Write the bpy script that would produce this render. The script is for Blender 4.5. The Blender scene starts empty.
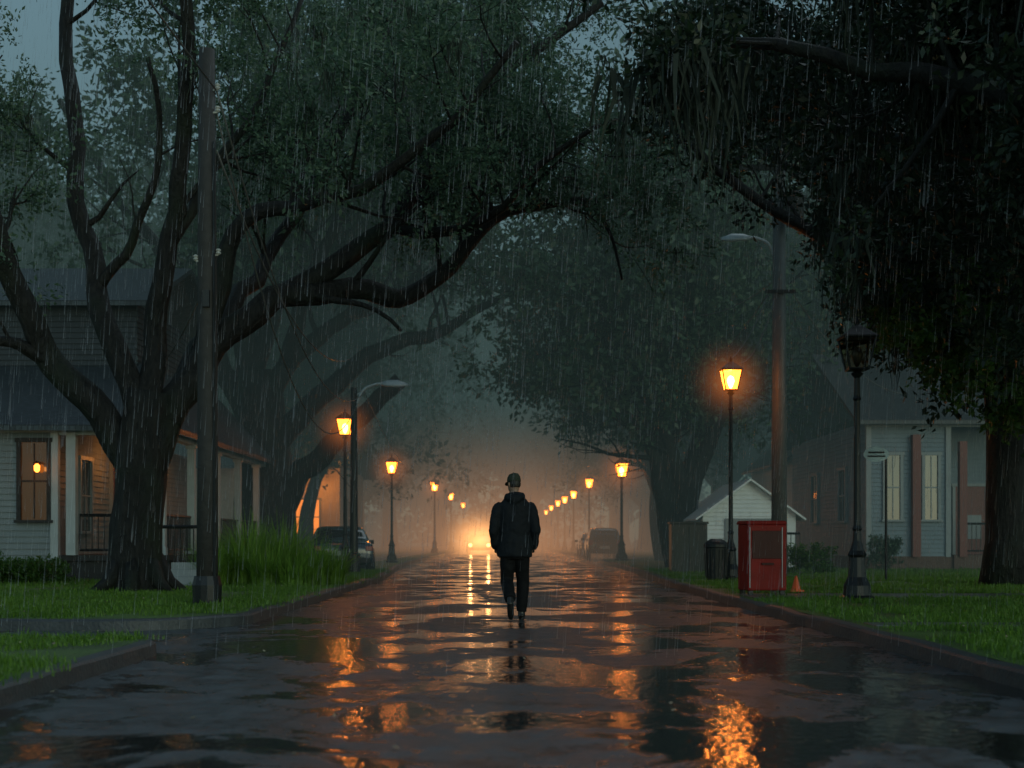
import bpy, math, random
import numpy as np
from mathutils import Vector, Matrix, noise
random.seed(7); np.random.seed(7)
F=1422.0; VX=505.0; HY=540.0
def W(px,py,Y): return Vector(((px-VX)*Y/F, Y, 1.0+(HY-py)*Y/F))
scene=bpy.context.scene
COL=scene.collection
# ------------------------------------------------------------ node helpers
def new_mat(name):
    m=bpy.data.materials.new(name); m.use_nodes=True
    nt=m.node_tree; nt.nodes.clear()
    out=nt.nodes.new('ShaderNodeOutputMaterial'); return m,nt,out
def N(nt,t,**kw):
    n=nt.nodes.new(t)
    for k,v in kw.items():
        if k in n.inputs: n.inputs[k].default_value=v
        else: setattr(n,k,v)
    return n
def simple(name,col,rough=0.6,metal=0.0,var=0.25,scale=6.0,bump=0.0,bscale=30.0,spec=0.5,coat=0.0,emit=None,estr=0.0):
    m,nt,out=new_mat(name); L=nt.links.new
    p=N(nt,'ShaderNodeBsdfPrincipled'); p.inputs['Roughness'].default_value=rough; p.inputs['Metallic'].default_value=metal
    p.inputs['Specular IOR Level'].default_value=spec; p.inputs['Coat Weight'].default_value=coat
    tc=N(nt,'ShaderNodeTexCoord'); no=N(nt,'ShaderNodeTexNoise',Scale=scale,Detail=5.0); L(tc.outputs['Object'],no.inputs['Vector'])
    mx=N(nt,'ShaderNodeMix',data_type='RGBA'); c=np.array(col)
    mx.inputs[6].default_value=(*np.clip(c*(1-var),0,1),1); mx.inputs[7].default_value=(*np.clip(c*(1+var),0,1),1)
    L(no.outputs['Fac'],mx.inputs[0]); L(mx.outputs[2],p.inputs['Base Color'])
    if bump:
        n2=N(nt,'ShaderNodeTexNoise',Scale=bscale,Detail=4.0); L(tc.outputs['Object'],n2.inputs['Vector'])
        b=N(nt,'ShaderNodeBump',Strength=bump,Distance=0.02); L(n2.outputs['Fac'],b.inputs['Height']); L(b.outputs['Normal'],p.inputs['Normal'])
    if emit: p.inputs['Emission Color'].default_value=(*emit,1); p.inputs['Emission Strength'].default_value=estr
    L(p.outputs[0],out.inputs[0]); return m
def emis(name,col,s):
    m,nt,out=new_mat(name); e=N(nt,'ShaderNodeEmission',Strength=s); e.inputs[0].default_value=(*col,1)
    nt.links.new(e.outputs[0],out.inputs[0]); return m
def leafmat(name,dark,light,trans=0.35,rough=0.45):
    m,nt,out=new_mat(name); L=nt.links.new
    g=N(nt,'ShaderNodeNewGeometry')
    no=N(nt,'ShaderNodeTexNoise',Scale=0.6,Detail=3.0); L(g.outputs['Position'],no.inputs['Vector'])
    ad2=N(nt,'ShaderNodeMath',operation='MULTIPLY_ADD'); L(g.outputs['Random Per Island'],ad2.inputs[0]); ad2.inputs[1].default_value=.6; L(no.outputs['Fac'],ad2.inputs[2])
    mu=N(nt,'ShaderNodeMath',operation='SUBTRACT'); L(ad2.outputs[0],mu.inputs[0]); mu.inputs[1].default_value=0.3; mu.use_clamp=True
    mx=N(nt,'ShaderNodeMix',data_type='RGBA'); mx.inputs[6].default_value=(*dark,1); mx.inputs[7].default_value=(*light,1); L(mu.outputs[0],mx.inputs[0])
    p=N(nt,'ShaderNodeBsdfPrincipled',Roughness=rough); L(mx.outputs[2],p.inputs['Base Color'])
    t=N(nt,'ShaderNodeBsdfTranslucent'); L(mx.outputs[2],t.inputs[0])
    ms=N(nt,'ShaderNodeMixShader'); ms.inputs[0].default_value=trans; L(p.outputs[0],ms.inputs[1]); L(t.outputs[0],ms.inputs[2])
    L(ms.outputs[0],out.inputs[0]); return m
# ------------------------------------------------------------ mesh builder
class MB:
    def __init__(s): s.v=[];s.f=[];s.m=[]
    def add(s,v,f,mat=0):
        o=len(s.v); s.v.extend([tuple(x) for x in v]); s.f.extend([tuple(i+o for i in q) for q in f]); s.m.extend([mat]*len(f)); return s
    def box(s,c,d,mat=0,rz=0.0,top=1.0,topy=None):
        if topy is None: topy=top
        hx,hy,hz=d[0]/2,d[1]/2,d[2]/2; cr,sr=math.cos(rz),math.sin(rz); v=[]
        for z,t,ty in((-hz,1,1),(hz,top,topy)):
            for x,y in((-hx,-hy),(hx,-hy),(hx,hy),(-hx,hy)):
                x2,y2=x*t,y*ty; v.append((c[0]+x2*cr-y2*sr,c[1]+x2*sr+y2*cr,c[2]+z))
        return s.add(v,[(0,3,2,1),(4,5,6,7),(0,1,5,4),(1,2,6,5),(2,3,7,6),(3,0,4,7)],mat)
    def lathe(s,prof,c=(0,0,0),n=16,mat=0,cap=True,rot=0):
        v=[];f=[]
        for r,z in prof:
            for i in range(n):
                a=2*math.pi*i/n+rot; v.append((c[0]+r*math.cos(a),c[1]+r*math.sin(a),c[2]+z))
        for k in range(len(prof)-1):
            for i in range(n):
                j=(i+1)%n; f.append((k*n+i,k*n+j,(k+1)*n+j,(k+1)*n+i))
        if cap: f.append(tuple(range(n-1,-1,-1))); f.append(tuple((len(prof)-1)*n+i for i in range(n)))
        return s.add(v,f,mat)
    def tube(s,pts,rad,n=8,mat=0,wob=0.0,cap=True,ell=1.0):
        pts=[Vector(p) for p in pts]; v=[];f=[]
        t=(pts[1]-pts[0]).normalized(); u=t.orthogonal().normalized()
        for k,p in enumerate(pts):
            if k==0: t2=(pts[1]-pts[0])
            elif k==len(pts)-1: t2=pts[-1]-pts[-2]
            else: t2=pts[k+1]-pts[k-1]
            t2=t2.normalized(); u=(u-t2*u.dot(t2)); u=u.normalized() if u.length>1e-6 else t2.orthogonal().normalized(); w=t2.cross(u)
            for i in range(n):
                a=2*math.pi*i/n; r=rad[k]
                if wob: r*=1+wob*noise.noise((p+u*math.cos(a)*2+w*math.sin(a)*2)*1.3)+wob*0.5*math.sin(a*5+k*0.3)
                v.append(p+u*math.cos(a)*r+w*math.sin(a)*r*ell)
        for k in range(len(pts)-1):
            for i in range(n):
                j=(i+1)%n; f.append((k*n+i,k*n+j,(k+1)*n+j,(k+1)*n+i))
        if cap: f.append(tuple(range(n-1,-1,-1))); f.append(tuple((len(pts)-1)*n+i for i in range(n)))
        return s.add(v,f,mat)
    def rings(s,st,n=20,mat=0):  # st: (x,y,z,rx,ry)
        v=[];f=[]
        for x,y,z,rx,ry in st:
            for i in range(n):
                a=2*math.pi*i/n; v.append((x+rx*math.cos(a),y+ry*math.sin(a),z))
        for k in range(len(st)-1):
            for i in range(n):
                j=(i+1)%n; f.append((k*n+i,k*n+j,(k+1)*n+j,(k+1)*n+i))
        f.append(tuple(range(n-1,-1,-1))); f.append(tuple((len(st)-1)*n+i for i in range(n)))
        return s.add(v,f,mat)
    def build(s,name,mats,parent=None,smooth=False,bevel=0.0,loc=None):
        me=bpy.data.meshes.new(name); me.from_pydata(s.v,[],s.f)
        for m in mats: me.materials.append(m)
        me.polygons.foreach_set('material_index',s.m)
        if smooth: me.polygons.foreach_set('use_smooth',[True]*len(s.f))
        me.update(); ob=bpy.data.objects.new(name,me); COL.objects.link(ob)
        if parent: ob.parent=parent
        if loc: ob.location=loc
        if bevel:
            b=ob.modifiers.new('bevel','BEVEL'); b.width=bevel; b.segments=2; b.limit_method='ANGLE'
        return ob
def empty(name,loc=(0,0,0)):
    e=bpy.data.objects.new(name,None); e.location=loc; e.empty_display_size=0.2; COL.objects.link(e); return e
def point(name,loc,power,col,parent=None,r=0.08):
    l=bpy.data.lights.new(name,'POINT'); l.energy=power; l.color=col; l.shadow_soft_size=r
    o=bpy.data.objects.new(name,l); COL.objects.link(o); o.location=loc
    if parent: o.parent=parent
    return o
def catmull(P,sub=4):
    P=[Vector(p) for p in P]; out=[]
    Q=[P[0]*2-P[1]]+P+[P[-1]*2-P[-2]]
    for i in range(1,len(Q)-2):
        a,b,c,d=Q[i-1],Q[i],Q[i+1],Q[i+2]
        for k in range(sub):
            t=k/sub; out.append(0.5*((2*b)+(c-a)*t+(2*a-5*b+4*c-d)*t*t+(3*b-a-3*c+d)*t**3))
    out.append(P[-1]); return out
# ------------------------------------------------------------ materials
ORANGE=(1.0,0.33,0.06)
M_iron=simple('black_iron',(0.015,0.016,0.018),0.4,0.3,0.3,20,0.2)
M_white=simple('white_paint',(0.50,0.53,0.54),0.5,0,0.15,3,0.15,12)
M_siding=simple('siding_paint',(0.20,0.225,0.235),0.6,0,0.25,2.5,0.1,25)
M_siding2=simple('blue_siding_paint',(0.17,0.22,0.26),0.55,0,0.25,2.5,0.1,25)
M_trim=simple('trim_paint',(0.42,0.45,0.46),0.5,0,0.2,4)
M_trim2=simple('dull_trim_paint',(0.24,0.27,0.29),0.5,0,0.2,4)
M_wood=simple('weathered_wood',(0.028,0.026,0.025),0.75,0,0.5,8,0.6,18)
M_rubber=simple('rubber',(0.02,0.02,0.02),0.7)
M_brick=simple('brick_foundation',(0.12,0.07,0.055),0.8,0,0.4,9,0.5,14)
M_conc=simple('wet_concrete',(0.10,0.10,0.098),0.3,0,0.35,3,0.3,25)
M_kerb=simple('kerb_stone',(0.045,0.048,0.05),0.5,0,0.5,4,0.6,25)
M_steel=simple('galvanised_steel',(0.42,0.45,0.46),0.4,0.2,0.2,10)
M_insul=simple('ceramic',(0.4,0.4,0.38),0.3)
M_glass=simple('window_glass',(0.02,0.025,0.03),0.06,0,0.2,2,spec=0.9)
M_warmglass=simple('lit_window_glass',(0.03,0.02,0.015),0.1,emit=(1.0,0.33,0.07),estr=0.03)
M_door=simple('red_door_paint',(0.16,0.03,0.022),0.5,0,0.3,5)
def roofmat():
    m,nt,out=new_mat('shingle_roof'); L=nt.links.new
    tc=N(nt,'ShaderNodeTexCoord'); mp=N(nt,'ShaderNodeMapping'); L(tc.outputs['UV'],mp.inputs[0])
    br=N(nt,'ShaderNodeTexBrick',Scale=4.0); br.inputs['Mortar Size'].default_value=0.03
    br.inputs['Color1'].default_value=(0.065,0.078,0.088,1); br.inputs['Color2'].default_value=(0.03,0.036,0.042,1); br.inputs['Mortar'].default_value=(0.012,0.012,0.015,1)
    L(mp.outputs[0],br.inputs['Vector'])
    p=N(nt,'ShaderNodeBsdfPrincipled',Roughness=0.5); L(br.outputs['Color'],p.inputs['Base Color'])
    b=N(nt,'ShaderNodeBump',Strength=0.8,Distance=0.03); b.invert=True; L(br.outputs['Fac'],b.inputs['Height']); L(b.outputs[0],p.inputs['Normal'])
    L(p.outputs[0],out.inputs[0]); return m
M_roof=roofmat()
def barkmat():
    m,nt,out=new_mat('wet_bark'); L=nt.links.new
    g=N(nt,'ShaderNodeNewGeometry'); mp=N(nt,'ShaderNodeMapping'); mp.inputs['Scale'].default_value=(1,1,0.35); L(g.outputs['Position'],mp.inputs[0])
    n1=N(nt,'ShaderNodeTexNoise',Scale=14.0,Detail=6.0,Roughness=0.65); L(mp.outputs[0],n1.inputs[0])
    n2=N(nt,'ShaderNodeTexNoise',Scale=1.2,Detail=3.0); L(g.outputs['Position'],n2.inputs[0])
    r=N(nt,'ShaderNodeValToRGB'); e=r.color_ramp.elements; e[0].position=0.35; e[0].color=(0.004,0.004,0.004,1); e[1].position=0.7; e[1].color=(0.024,0.023,0.021,1); L(n1.outputs['Fac'],r.inputs[0])
    r2=N(nt,'ShaderNodeValToRGB'); e=r2.color_ramp.elements; e[0].position=0.5; e[0].color=(0,0,0,1); e[1].position=0.7; e[1].color=(1,1,1,1); L(n2.outputs['Fac'],r2.inputs[0])
    mx=N(nt,'ShaderNodeMix',data_type='RGBA'); mx.inputs[7].default_value=(0.014,0.020,0.012,1); L(r2.outputs[0],mx.inputs[0]); L(r.outputs[0],mx.inputs[6])
    p=N(nt,'ShaderNodeBsdfPrincipled',Roughness=0.6); p.inputs['Specular IOR Level'].default_value=.3; L(mx.outputs[2],p.inputs['Base Color'])
    b=N(nt,'ShaderNodeBump',Strength=1.0,Distance=0.08); L(n1.outputs['Fac'],b.inputs['Height']); L(b.outputs[0],p.inputs['Normal'])
    L(p.outputs[0],out.inputs[0]); return m
M_bark=barkmat()
M_leaf=leafmat('oak_leaves',(0.03,0.07,0.038),(0.12,0.195,0.125),.4)
M_leafg=leafmat('green_leaves',(0.025,0.07,0.010),(0.10,0.20,0.035),0.45)
M_leafd=leafmat('shade_tinted_leaves',(0.007,0.016,0.009),(0.030,0.055,0.026),0.3)  # darker oak leaf: shade of the right-hand crowns put into the colour
M_moss=leafmat('spanish_moss',(0.014,0.022,0.016),(0.04,0.052,0.038),0.3,0.8)
M_grass=leafmat('grass_blades',(0.05,0.12,0.010),(0.17,0.31,0.035),0.4)
M_reed=leafmat('ornamental_grass_blades',(0.10,0.21,0.03),(0.25,0.42,0.07),0.45)
M_litter=leafmat('fallen_leaf',(0.10,0.07,0.03),(0.38,0.33,0.2),0.1)
def lawnmat():
    m,nt,out=new_mat('lawn_soil'); L=nt.links.new
    g=N(nt,'ShaderNodeNewGeometry'); n1=N(nt,'ShaderNodeTexNoise',Scale=0.7,Detail=6.0); L(g.outputs['Position'],n1.inputs[0])
    n2=N(nt,'ShaderNodeTexNoise',Scale=25.0,Detail=5.0); L(g.outputs['Position'],n2.inputs[0])
    r=N(nt,'ShaderNodeValToRGB'); e=r.color_ramp.elements; e[0].position=0.3; e[0].color=(0.03,0.06,0.010,1); e[1].position=0.7; e[1].color=(0.10,0.18,0.025,1); L(n1.outputs['Fac'],r.inputs[0])
    p=N(nt,'ShaderNodeBsdfPrincipled',Roughness=0.6); L(r.outputs[0],p.inputs['Base Color'])
    b=N(nt,'ShaderNodeBump',Strength=1.0,Distance=0.05); L(n2.outputs['Fac'],b.inputs['Height']); L(b.outputs[0],p.inputs['Normal'])
    L(p.outputs[0],out.inputs[0]); return m
M_lawn=lawnmat()
def roadmat():
    m,nt,out=new_mat('wet_asphalt'); L=nt.links.new
    g=N(nt,'ShaderNodeNewGeometry')
    mp=N(nt,'ShaderNodeMapping'); mp.inputs['Scale'].default_value=(0.75,0.55,1); mp.inputs['Location'].default_value=(3.1,1.7,0); L(g.outputs['Position'],mp.inputs[0])
    pu=N(nt,'ShaderNodeTexNoise',Scale=1.0,Detail=8.0,Roughness=0.68,Distortion=0.5); L(mp.outputs[0],pu.inputs[0])
    def spot(cx,cy,ys,rad,amp,prev):
        q=N(nt,'ShaderNodeMapping'); q.inputs['Scale'].default_value=(1,ys,0); L(g.outputs['Position'],q.inputs[0])
        d=N(nt,'ShaderNodeVectorMath',operation='DISTANCE'); L(q.outputs[0],d.inputs[0]); d.inputs[1].default_value=(cx,cy*ys,0)
        mr_=N(nt,'ShaderNodeMapRange'); mr_.inputs['From Min'].default_value=0; mr_.inputs['From Max'].default_value=rad; mr_.inputs['To Min'].default_value=amp; mr_.inputs['To Max'].default_value=0; L(d.outputs['Value'],mr_.inputs['Value'])
        a=N(nt,'ShaderNodeMath',operation='ADD'); L(prev,a.inputs[0]); L(mr_.outputs[0],a.inputs[1]); return a.outputs[0]
    pv=spot(2.0,12.0,.33,1.7,.10,pu.outputs['Fac']); pv=spot(1.2,7.3,.6,1.0,.12,pv); pv=spot(-1.6,14.0,.4,1.4,.12,pv); pv=spot(-2.4,6.4,.6,1.3,.08,pv)
    r=N(nt,'ShaderNodeValToRGB'); e=r.color_ramp.elements; e[0].position=0.50; e[0].color=(0,0,0,1); e[1].position=0.545; e[1].color=(1,1,1,1); L(pv,r.inputs[0])
    fine=N(nt,'ShaderNodeTexNoise',Scale=60.0,Detail=3.0,Roughness=0.8); L(g.outputs['Position'],fine.inputs[0])
    med=N(nt,'ShaderNodeTexNoise',Scale=4.0,Detail=6.0,Roughness=0.7); L(g.outputs['Position'],med.inputs[0])
    rc=N(nt,'ShaderNodeValToRGB'); e=rc.color_ramp.elements; e[0].position=0.35; e[0].color=(0.025,0.030,0.034,1); e[1].position=0.68; e[1].color=(0.085,0.10,0.112,1); L(med.outputs['Fac'],rc.inputs[0])  # paler blue-grey end carries the sky sheen as base colour
    fr=N(nt,'ShaderNodeValToRGB'); e=fr.color_ramp.elements; e[0].position=0.35; e[0].color=(.45,.45,.45,1); e[1].position=0.7; e[1].color=(1.5,1.5,1.5,1); L(fine.outputs['Fac'],fr.inputs[0])
    ml=N(nt,'ShaderNodeMix',data_type='RGBA',blend_type='MULTIPLY'); ml.inputs[0].default_value=1; L(rc.outputs[0],ml.inputs[6]); L(fr.outputs[0],ml.inputs[7])
    vo=N(nt,'ShaderNodeTexVoronoi',feature='DISTANCE_TO_EDGE',Scale=0.45)
    vm=N(nt,'ShaderNodeVectorMath',operation='ADD'); L(g.outputs['Position'],vm.inputs[0]); sc=N(nt,'ShaderNodeVectorMath',operation='SCALE'); sc.inputs['Scale'].default_value=0.7; L(med.outputs['Color'],sc.inputs[0]); L(sc.outputs[0],vm.inputs[1]); L(vm.outputs[0],vo.inputs['Vector'])
    cr=N(nt,'ShaderNodeMath',operation='LESS_THAN'); cr.inputs[1].default_value=0.012; L(vo.outputs['Distance'],cr.inputs[0])
    mx=N(nt,'ShaderNodeMix',data_type='RGBA'); mx.inputs[7].default_value=(0.01,0.01,0.01,1); L(cr.outputs[0],mx.inputs[0]); L(ml.outputs[2],mx.inputs[6])
    dk=N(nt,'ShaderNodeMix',data_type='RGBA'); dk.inputs[7].default_value=(0.012,0.014,0.016,1); L(r.outputs[0],dk.inputs[0]); L(mx.outputs[2],dk.inputs[6])
    p=N(nt,'ShaderNodeBsdfPrincipled'); L(dk.outputs[2],p.inputs['Base Color']); p.inputs['Specular IOR Level'].default_value=0.5
    rr=N(nt,'ShaderNodeMapRange'); rr.inputs['From Min'].default_value=.3; rr.inputs['From Max'].default_value=.7; rr.inputs['To Min'].default_value=.22; rr.inputs['To Max'].default_value=.50; L(med.outputs['Fac'],rr.inputs['Value'])
    mr=N(nt,'ShaderNodeMapRange'); mr.inputs['To Max'].default_value=0.035; L(r.outputs[0],mr.inputs['Value']); L(rr.outputs[0],mr.inputs['To Min']); L(mr.outputs[0],p.inputs['Roughness'])
    bs=N(nt,'ShaderNodeMapRange'); bs.inputs['To Min'].default_value=1.0; bs.inputs['To Max'].default_value=0.025; L(r.outputs[0],bs.inputs['Value'])
    b=N(nt,'ShaderNodeBump',Distance=0.012); L(fine.outputs['Fac'],b.inputs['Height']); L(bs.outputs[0],b.inputs['Strength'])
    rp=N(nt,'ShaderNodeMapping'); rp.inputs['Scale'].default_value=(4,3.0,1); L(g.outputs['Position'],rp.inputs[0])
    rip=N(nt,'ShaderNodeTexNoise',Scale=3.6,Detail=3.0); L(rp.outputs[0],rip.inputs[0])
    b2=N(nt,'ShaderNodeBump',Strength=0.2,Distance=0.03); L(rip.outputs['Fac'],b2.inputs['Height']); L(b.outputs[0],b2.inputs['Normal'])
    L(b2.outputs[0],p.inputs['Normal']); L(p.outputs[0],out.inputs[0]); return m
M_road=roadmat()
# ------------------------------------------------------------ ground
g=MB(); g.add([(-400,-60,-0.03),(400,-60,-0.03),(400,700,-0.03),(-400,700,-0.03)],[(0,1,2,3)]); g.build('ground',[M_lawn])
r=MB(); r.add([(-5,-5,0),(5,-5,0),(5,200,0),(-5,200,0)],[(0,1,2,3)])
r.add([(-40,12.9,0.0),(-5,12.9,0.0),(-5,15.9,0.0),(-40,15.9,0.0)],[(0,1,2,3)])
r.add([(5,64,0),(7,64,0),(7,92,0),(5,92,0)],[(0,1,2,3)])
r.build('road',[M_road])
def arc(cx,cy,rad,a0,a1,n=7):
    return [(cx+rad*math.cos(math.radians(a0+(a1-a0)*i/n)),cy+rad*math.sin(math.radians(a0+(a1-a0)*i/n))) for i in range(n+1)]
def lawn(name,edge,close,KS):
    m=MB(); pts=edge+close; m.add([(x,y,0.125) for x,y in pts],[tuple(range(len(pts)))]); ob=m.build(name,[M_lawn])
    k=MB(); w=0.14; n=len(edge); v=[];f=[]
    for i,(x,y) in enumerate(edge):
        a=edge[max(i-1,0)]; b=edge[min(i+1,n-1)]; t=Vector((b[0]-a[0],b[1]-a[1])).normalized(); nn=Vector((-t.y,t.x))
        o=nn*w*KS; jz=0.02*noise.noise(Vector((x,y*0.9,0))); jx=1+.25*noise.noise(Vector((x,y*1.3,5)))
        v+=[(x+o.x*jx,y+o.y*jx,-0.01),(x+o.x*0.92*jx,y+o.y*0.92*jx,0.105+jz),(x+o.x*0.75*jx,y+o.y*0.75*jx,0.125+jz),(x-o.x*0.05,y-o.y*0.05,0.13+jz),(x-o.x*0.05,y-o.y*0.05,0.0)]
    for i in range(n-1):
        for j in range(4): f.append((i*5+j,(i+1)*5+j,(i+1)*5+j+1,i*5+j+1))
    f.append((0,1,2,3,4)); f.append(tuple((n-1)*5+j for j in (4,3,2,1,0)))
    k.add(v,f); k.build('kerb',[M_kerb])
    return ob
def dens(pts,step=0.5):
    out=[]
    for a,b in zip(pts[:-1],pts[1:]):
        L=math.hypot(b[0]-a[0],b[1]-a[1]); n=max(1,min(70,int(L/step)))
        for i in range(n): out.append((a[0]+(b[0]-a[0])*i/n,a[1]+(b[1]-a[1])*i/n))
    out.append(pts[-1]); return out
lawn('lawn',dens([(-3.15,-4)]+arc(-3.85,12.2,0.7,0,90)+[(-40,12.9)]),[(-40,-4)],-1)
edgeL=[(-40,15.75)]+[(-4.45+1.3*math.cos(a),17.05+1.3*math.sin(a)) for a in [math.radians(-90+90*i/7) for i in range(8)]]+[(-3.15,35),(-3.75,48),(-4.1,60),(-4.1,200)]
lawn('lawn',dens(edgeL),[(-60,200),(-60,15.75)],-1)
lawn('lawn',dens([(3.6,-4),(3.6,28),(4.1,45),(4.3,60),(4.5,65),(6.6,67),(6.6,89),(4.5,91),(4.3,95),(4.3,200)]),[(60,200),(60,-4)],1)
def strip(name,x0,x1,y0,y1,z=0.131,joint=1.5,alongy=True):
    m=MB(); L=(y1-y0) if alongy else (x1-x0); n=max(1,int(L/joint))
    for i in range(n):
        a=i/n*L+0.008; b=(i+1)/n*L-0.008
        if alongy: m.box(((x0+x1)/2,y0+(a+b)/2,z-0.03),(x1-x0,b-a,0.06))
        else: m.box((x0+(a+b)/2,(y0+y1)/2,z-0.03),(b-a,y1-y0,0.06))
    return m.build(name,[M_conc],bevel=0.004)
strip('sidewalk',-6.6,-5.3,34,140,0.14)
strip('sidewalk',6.8,8.2,24,62,0.14)
strip('garden_path',3.75,26,21.4,22.9,0.14,alongy=False)
strip('garden_path',3.75,16,14.4,14.9,0.137,alongy=False)
# ------------------------------------------------------------ foliage baking
def rotmats(n,upright=False,tilt=.1):
    if upright:
        z=np.random.normal(0,tilt,(n,3)); z[:,2]=1
    else: z=np.random.normal(0,1,(n,3))
    z/=np.linalg.norm(z,axis=1)[:,None]; h=np.random.normal(0,1,(n,3)); u=np.cross(z,h); u/=np.linalg.norm(u,axis=1)[:,None]; w=np.cross(z,u)
    return np.stack([u,w,z],2)
def quadmesh(name,V,mat):
    V=np.asarray(V,np.float32).reshape(-1,3); n=len(V)//4; me=bpy.data.meshes.new(name)
    me.vertices.add(4*n); me.vertices.foreach_set('co',V.ravel()); me.loops.add(4*n); me.loops.foreach_set('vertex_index',np.arange(4*n,dtype=np.int32))
    me.polygons.add(n); me.polygons.foreach_set('loop_start',np.arange(n,dtype=np.int32)*4); me.materials.append(mat); me.update(calc_edges=True); return me
def bake(name,pts,clumps,scales,mat,parent=None,upright=False,tilt=.1):
    pts=np.asarray(pts,float); n=len(pts); sc=np.asarray(scales,float)[:,None,None]; out=[]
    idx=np.random.randint(len(clumps),size=n); Rm=rotmats(n,upright,tilt)
    for k,c in enumerate(clumps):
        s=idx==k
        if not s.any(): continue
        out.append((np.einsum('pij,vj->pvi',Rm[s],c)*sc[s]+pts[s][:,None,:]).reshape(-1,3))
    me=quadmesh(name,np.concatenate(out),mat); ob=bpy.data.objects.new(name,me); COL.objects.link(ob)
    if parent: ob.parent=parent
    return ob
def leaf_clump(n,R,lw,ll,seed,twigs=9,flat=0.8):
    rs=np.random.RandomState(seed); V=[]
    dirs=rs.normal(0,1,(twigs,3)); dirs[:,2]*=flat; dirs/=np.linalg.norm(dirs,axis=1)[:,None]
    for i in range(n):
        d=dirs[rs.randint(twigs)]; p=d*R*rs.uniform(0.1,1.0)+rs.normal(0,R*0.10,3)
        ax=d+rs.normal(0,0.8,3); ax/=np.linalg.norm(ax); s=np.cross(ax,rs.normal(0,1,3)); s/=np.linalg.norm(s); k=rs.uniform(0.7,1.3)
        nn=np.cross(ax,s)*ll*0.12*k
        V+=[p,p+ax*ll*.45*k+s*lw*.5*k+nn,p+ax*ll*k,p+ax*ll*.45*k-s*lw*.5*k+nn]
    return np.array(V)
C_oak=[leaf_clump(85,0.6,0.055,0.12,i) for i in range(4)]
C_dark=[leaf_clump(90,0.55,0.065,0.14,10+i) for i in range(4)]
C_green=[leaf_clump(80,0.5,0.09,0.17,20+i) for i in range(4)]
C_far=[leaf_clump(75,1.0,0.12,0.24,30+i,12) for i in range(4)]
C_vfar=[leaf_clump(36,1.0,0.22,0.38,40+i,12) for i in range(4)]
def moss_clump(seed,n=16,L=1.1,k=3):
    rs=np.random.RandomState(seed); V=[]
    for i in range(n):
        x,y=rs.normal(0,0.14,2); l=L*rs.uniform(.3,1.); a=rs.uniform(0,6.28); w=rs.uniform(.012,.028); prev=None
        for j in range(k+1):
            t=j/k; ww=w*(1-t*.85); xx=x+.05*math.sin(t*5+i); yy=y+.05*math.cos(t*4+i*2)
            c=[(xx-ww*math.cos(a),yy-ww*math.sin(a),-l*t),(xx+ww*math.cos(a),yy+ww*math.sin(a),-l*t)]
            if prev: V+=[prev[0],prev[1],c[1],c[0]]
            prev=c
    return np.array(V)
C_moss=[moss_clump(5),moss_clump(6)]
# ------------------------------------------------------------ trees
def rnd(a,b): return random.uniform(a,b)
KEEP=None
def grow(mb,p,d,L,r,lvl,tips,up=0.1,kids=(5,4),n=5):
    pts=[p.copy()]; rad=[r]; segs=4; d=d.normalized()
    for i in range(segs):
        d=(d+Vector((rnd(-.3,.3),rnd(-.3,.3),rnd(-.25,.25)+up))).normalized()
        pts.append(pts[-1]+d*L/segs); rad.append(max(r*(1-0.8*(i+1)/segs),0.006))
    if KEEP is not None and random.random()<.93 and not KEEP(np.array([tuple(pts[-1])]))[0]: return
    mb.tube(pts,rad,n,0,cap=False)
    if lvl==0:
        for k in (2,4): tips.append(pts[k])
        return
    k=kids[lvl-1] if lvl-1<len(kids) else 4
    for i in range(k):
        t=rnd(0.3,1.0)*segs; j=min(int(t),segs-1); q=pts[j].lerp(pts[j+1],t-j); a=(pts[j+1]-pts[j]).normalized()
        side=a.cross(Vector((rnd(-1,1),rnd(-1,1),rnd(-1,1)))).normalized()
        grow(mb,q,a*0.6+side*rnd(.6,1.1)+Vector((0,0,0.1)),L*rnd(.45,.7),rad[j]*0.6,lvl-1,tips,up,kids,4)
    tips.append(pts[-1])
def limb(mb,P,r0,r1,tips,spawn=8,start=0.3,L=(1.2,2.4),lvl=1,n=10,kids=(5,4),up=0.06,down=0.0,sub=4,wob=0.10,end=1.0):
    pts=catmull(P,sub); m=len(pts); out=[]
    for i,p in enumerate(pts):
        out.append(p+Vector((noise.noise(p*1.1),noise.noise(p*1.1+Vector((9,0,0))),noise.noise(p*1.1+Vector((0,9,0)))))*0.16*min(1,i/3))
    rad=[r0+(r1-r0)*(i/(m-1))**0.8 for i in range(m)]
    mb.tube(out,rad,n,0,wob)
    for k in range(spawn):
        t=(start+(end-start)*(k+rnd(0,1))/max(spawn,1))*(m-1); j=min(int(t),m-2); q=out[j]; a=(out[j+1]-out[j]).normalized()
        side=a.cross(Vector((rnd(-1,1),rnd(-1,1),rnd(-1,1)))).normalized()
        if side.z<0 and random.random()<0.6-down: side=-side
        grow(mb,q,a*0.5+side,rnd(*L),max(rad[j]*0.38,0.015),lvl,tips,up,kids,6)
    return out
def bound(curve,soft=20):
    xs=[c[0] for c in curve]; ys=[c[1] for c in curve]
    def f(P):
        px=VX+P[:,0]*F/P[:,1]; py=HY-(P[:,2]-1)*F/P[:,1]
        return py<np.interp(px,xs,ys)+np.random.normal(0,soft,len(P))
    return f
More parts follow.
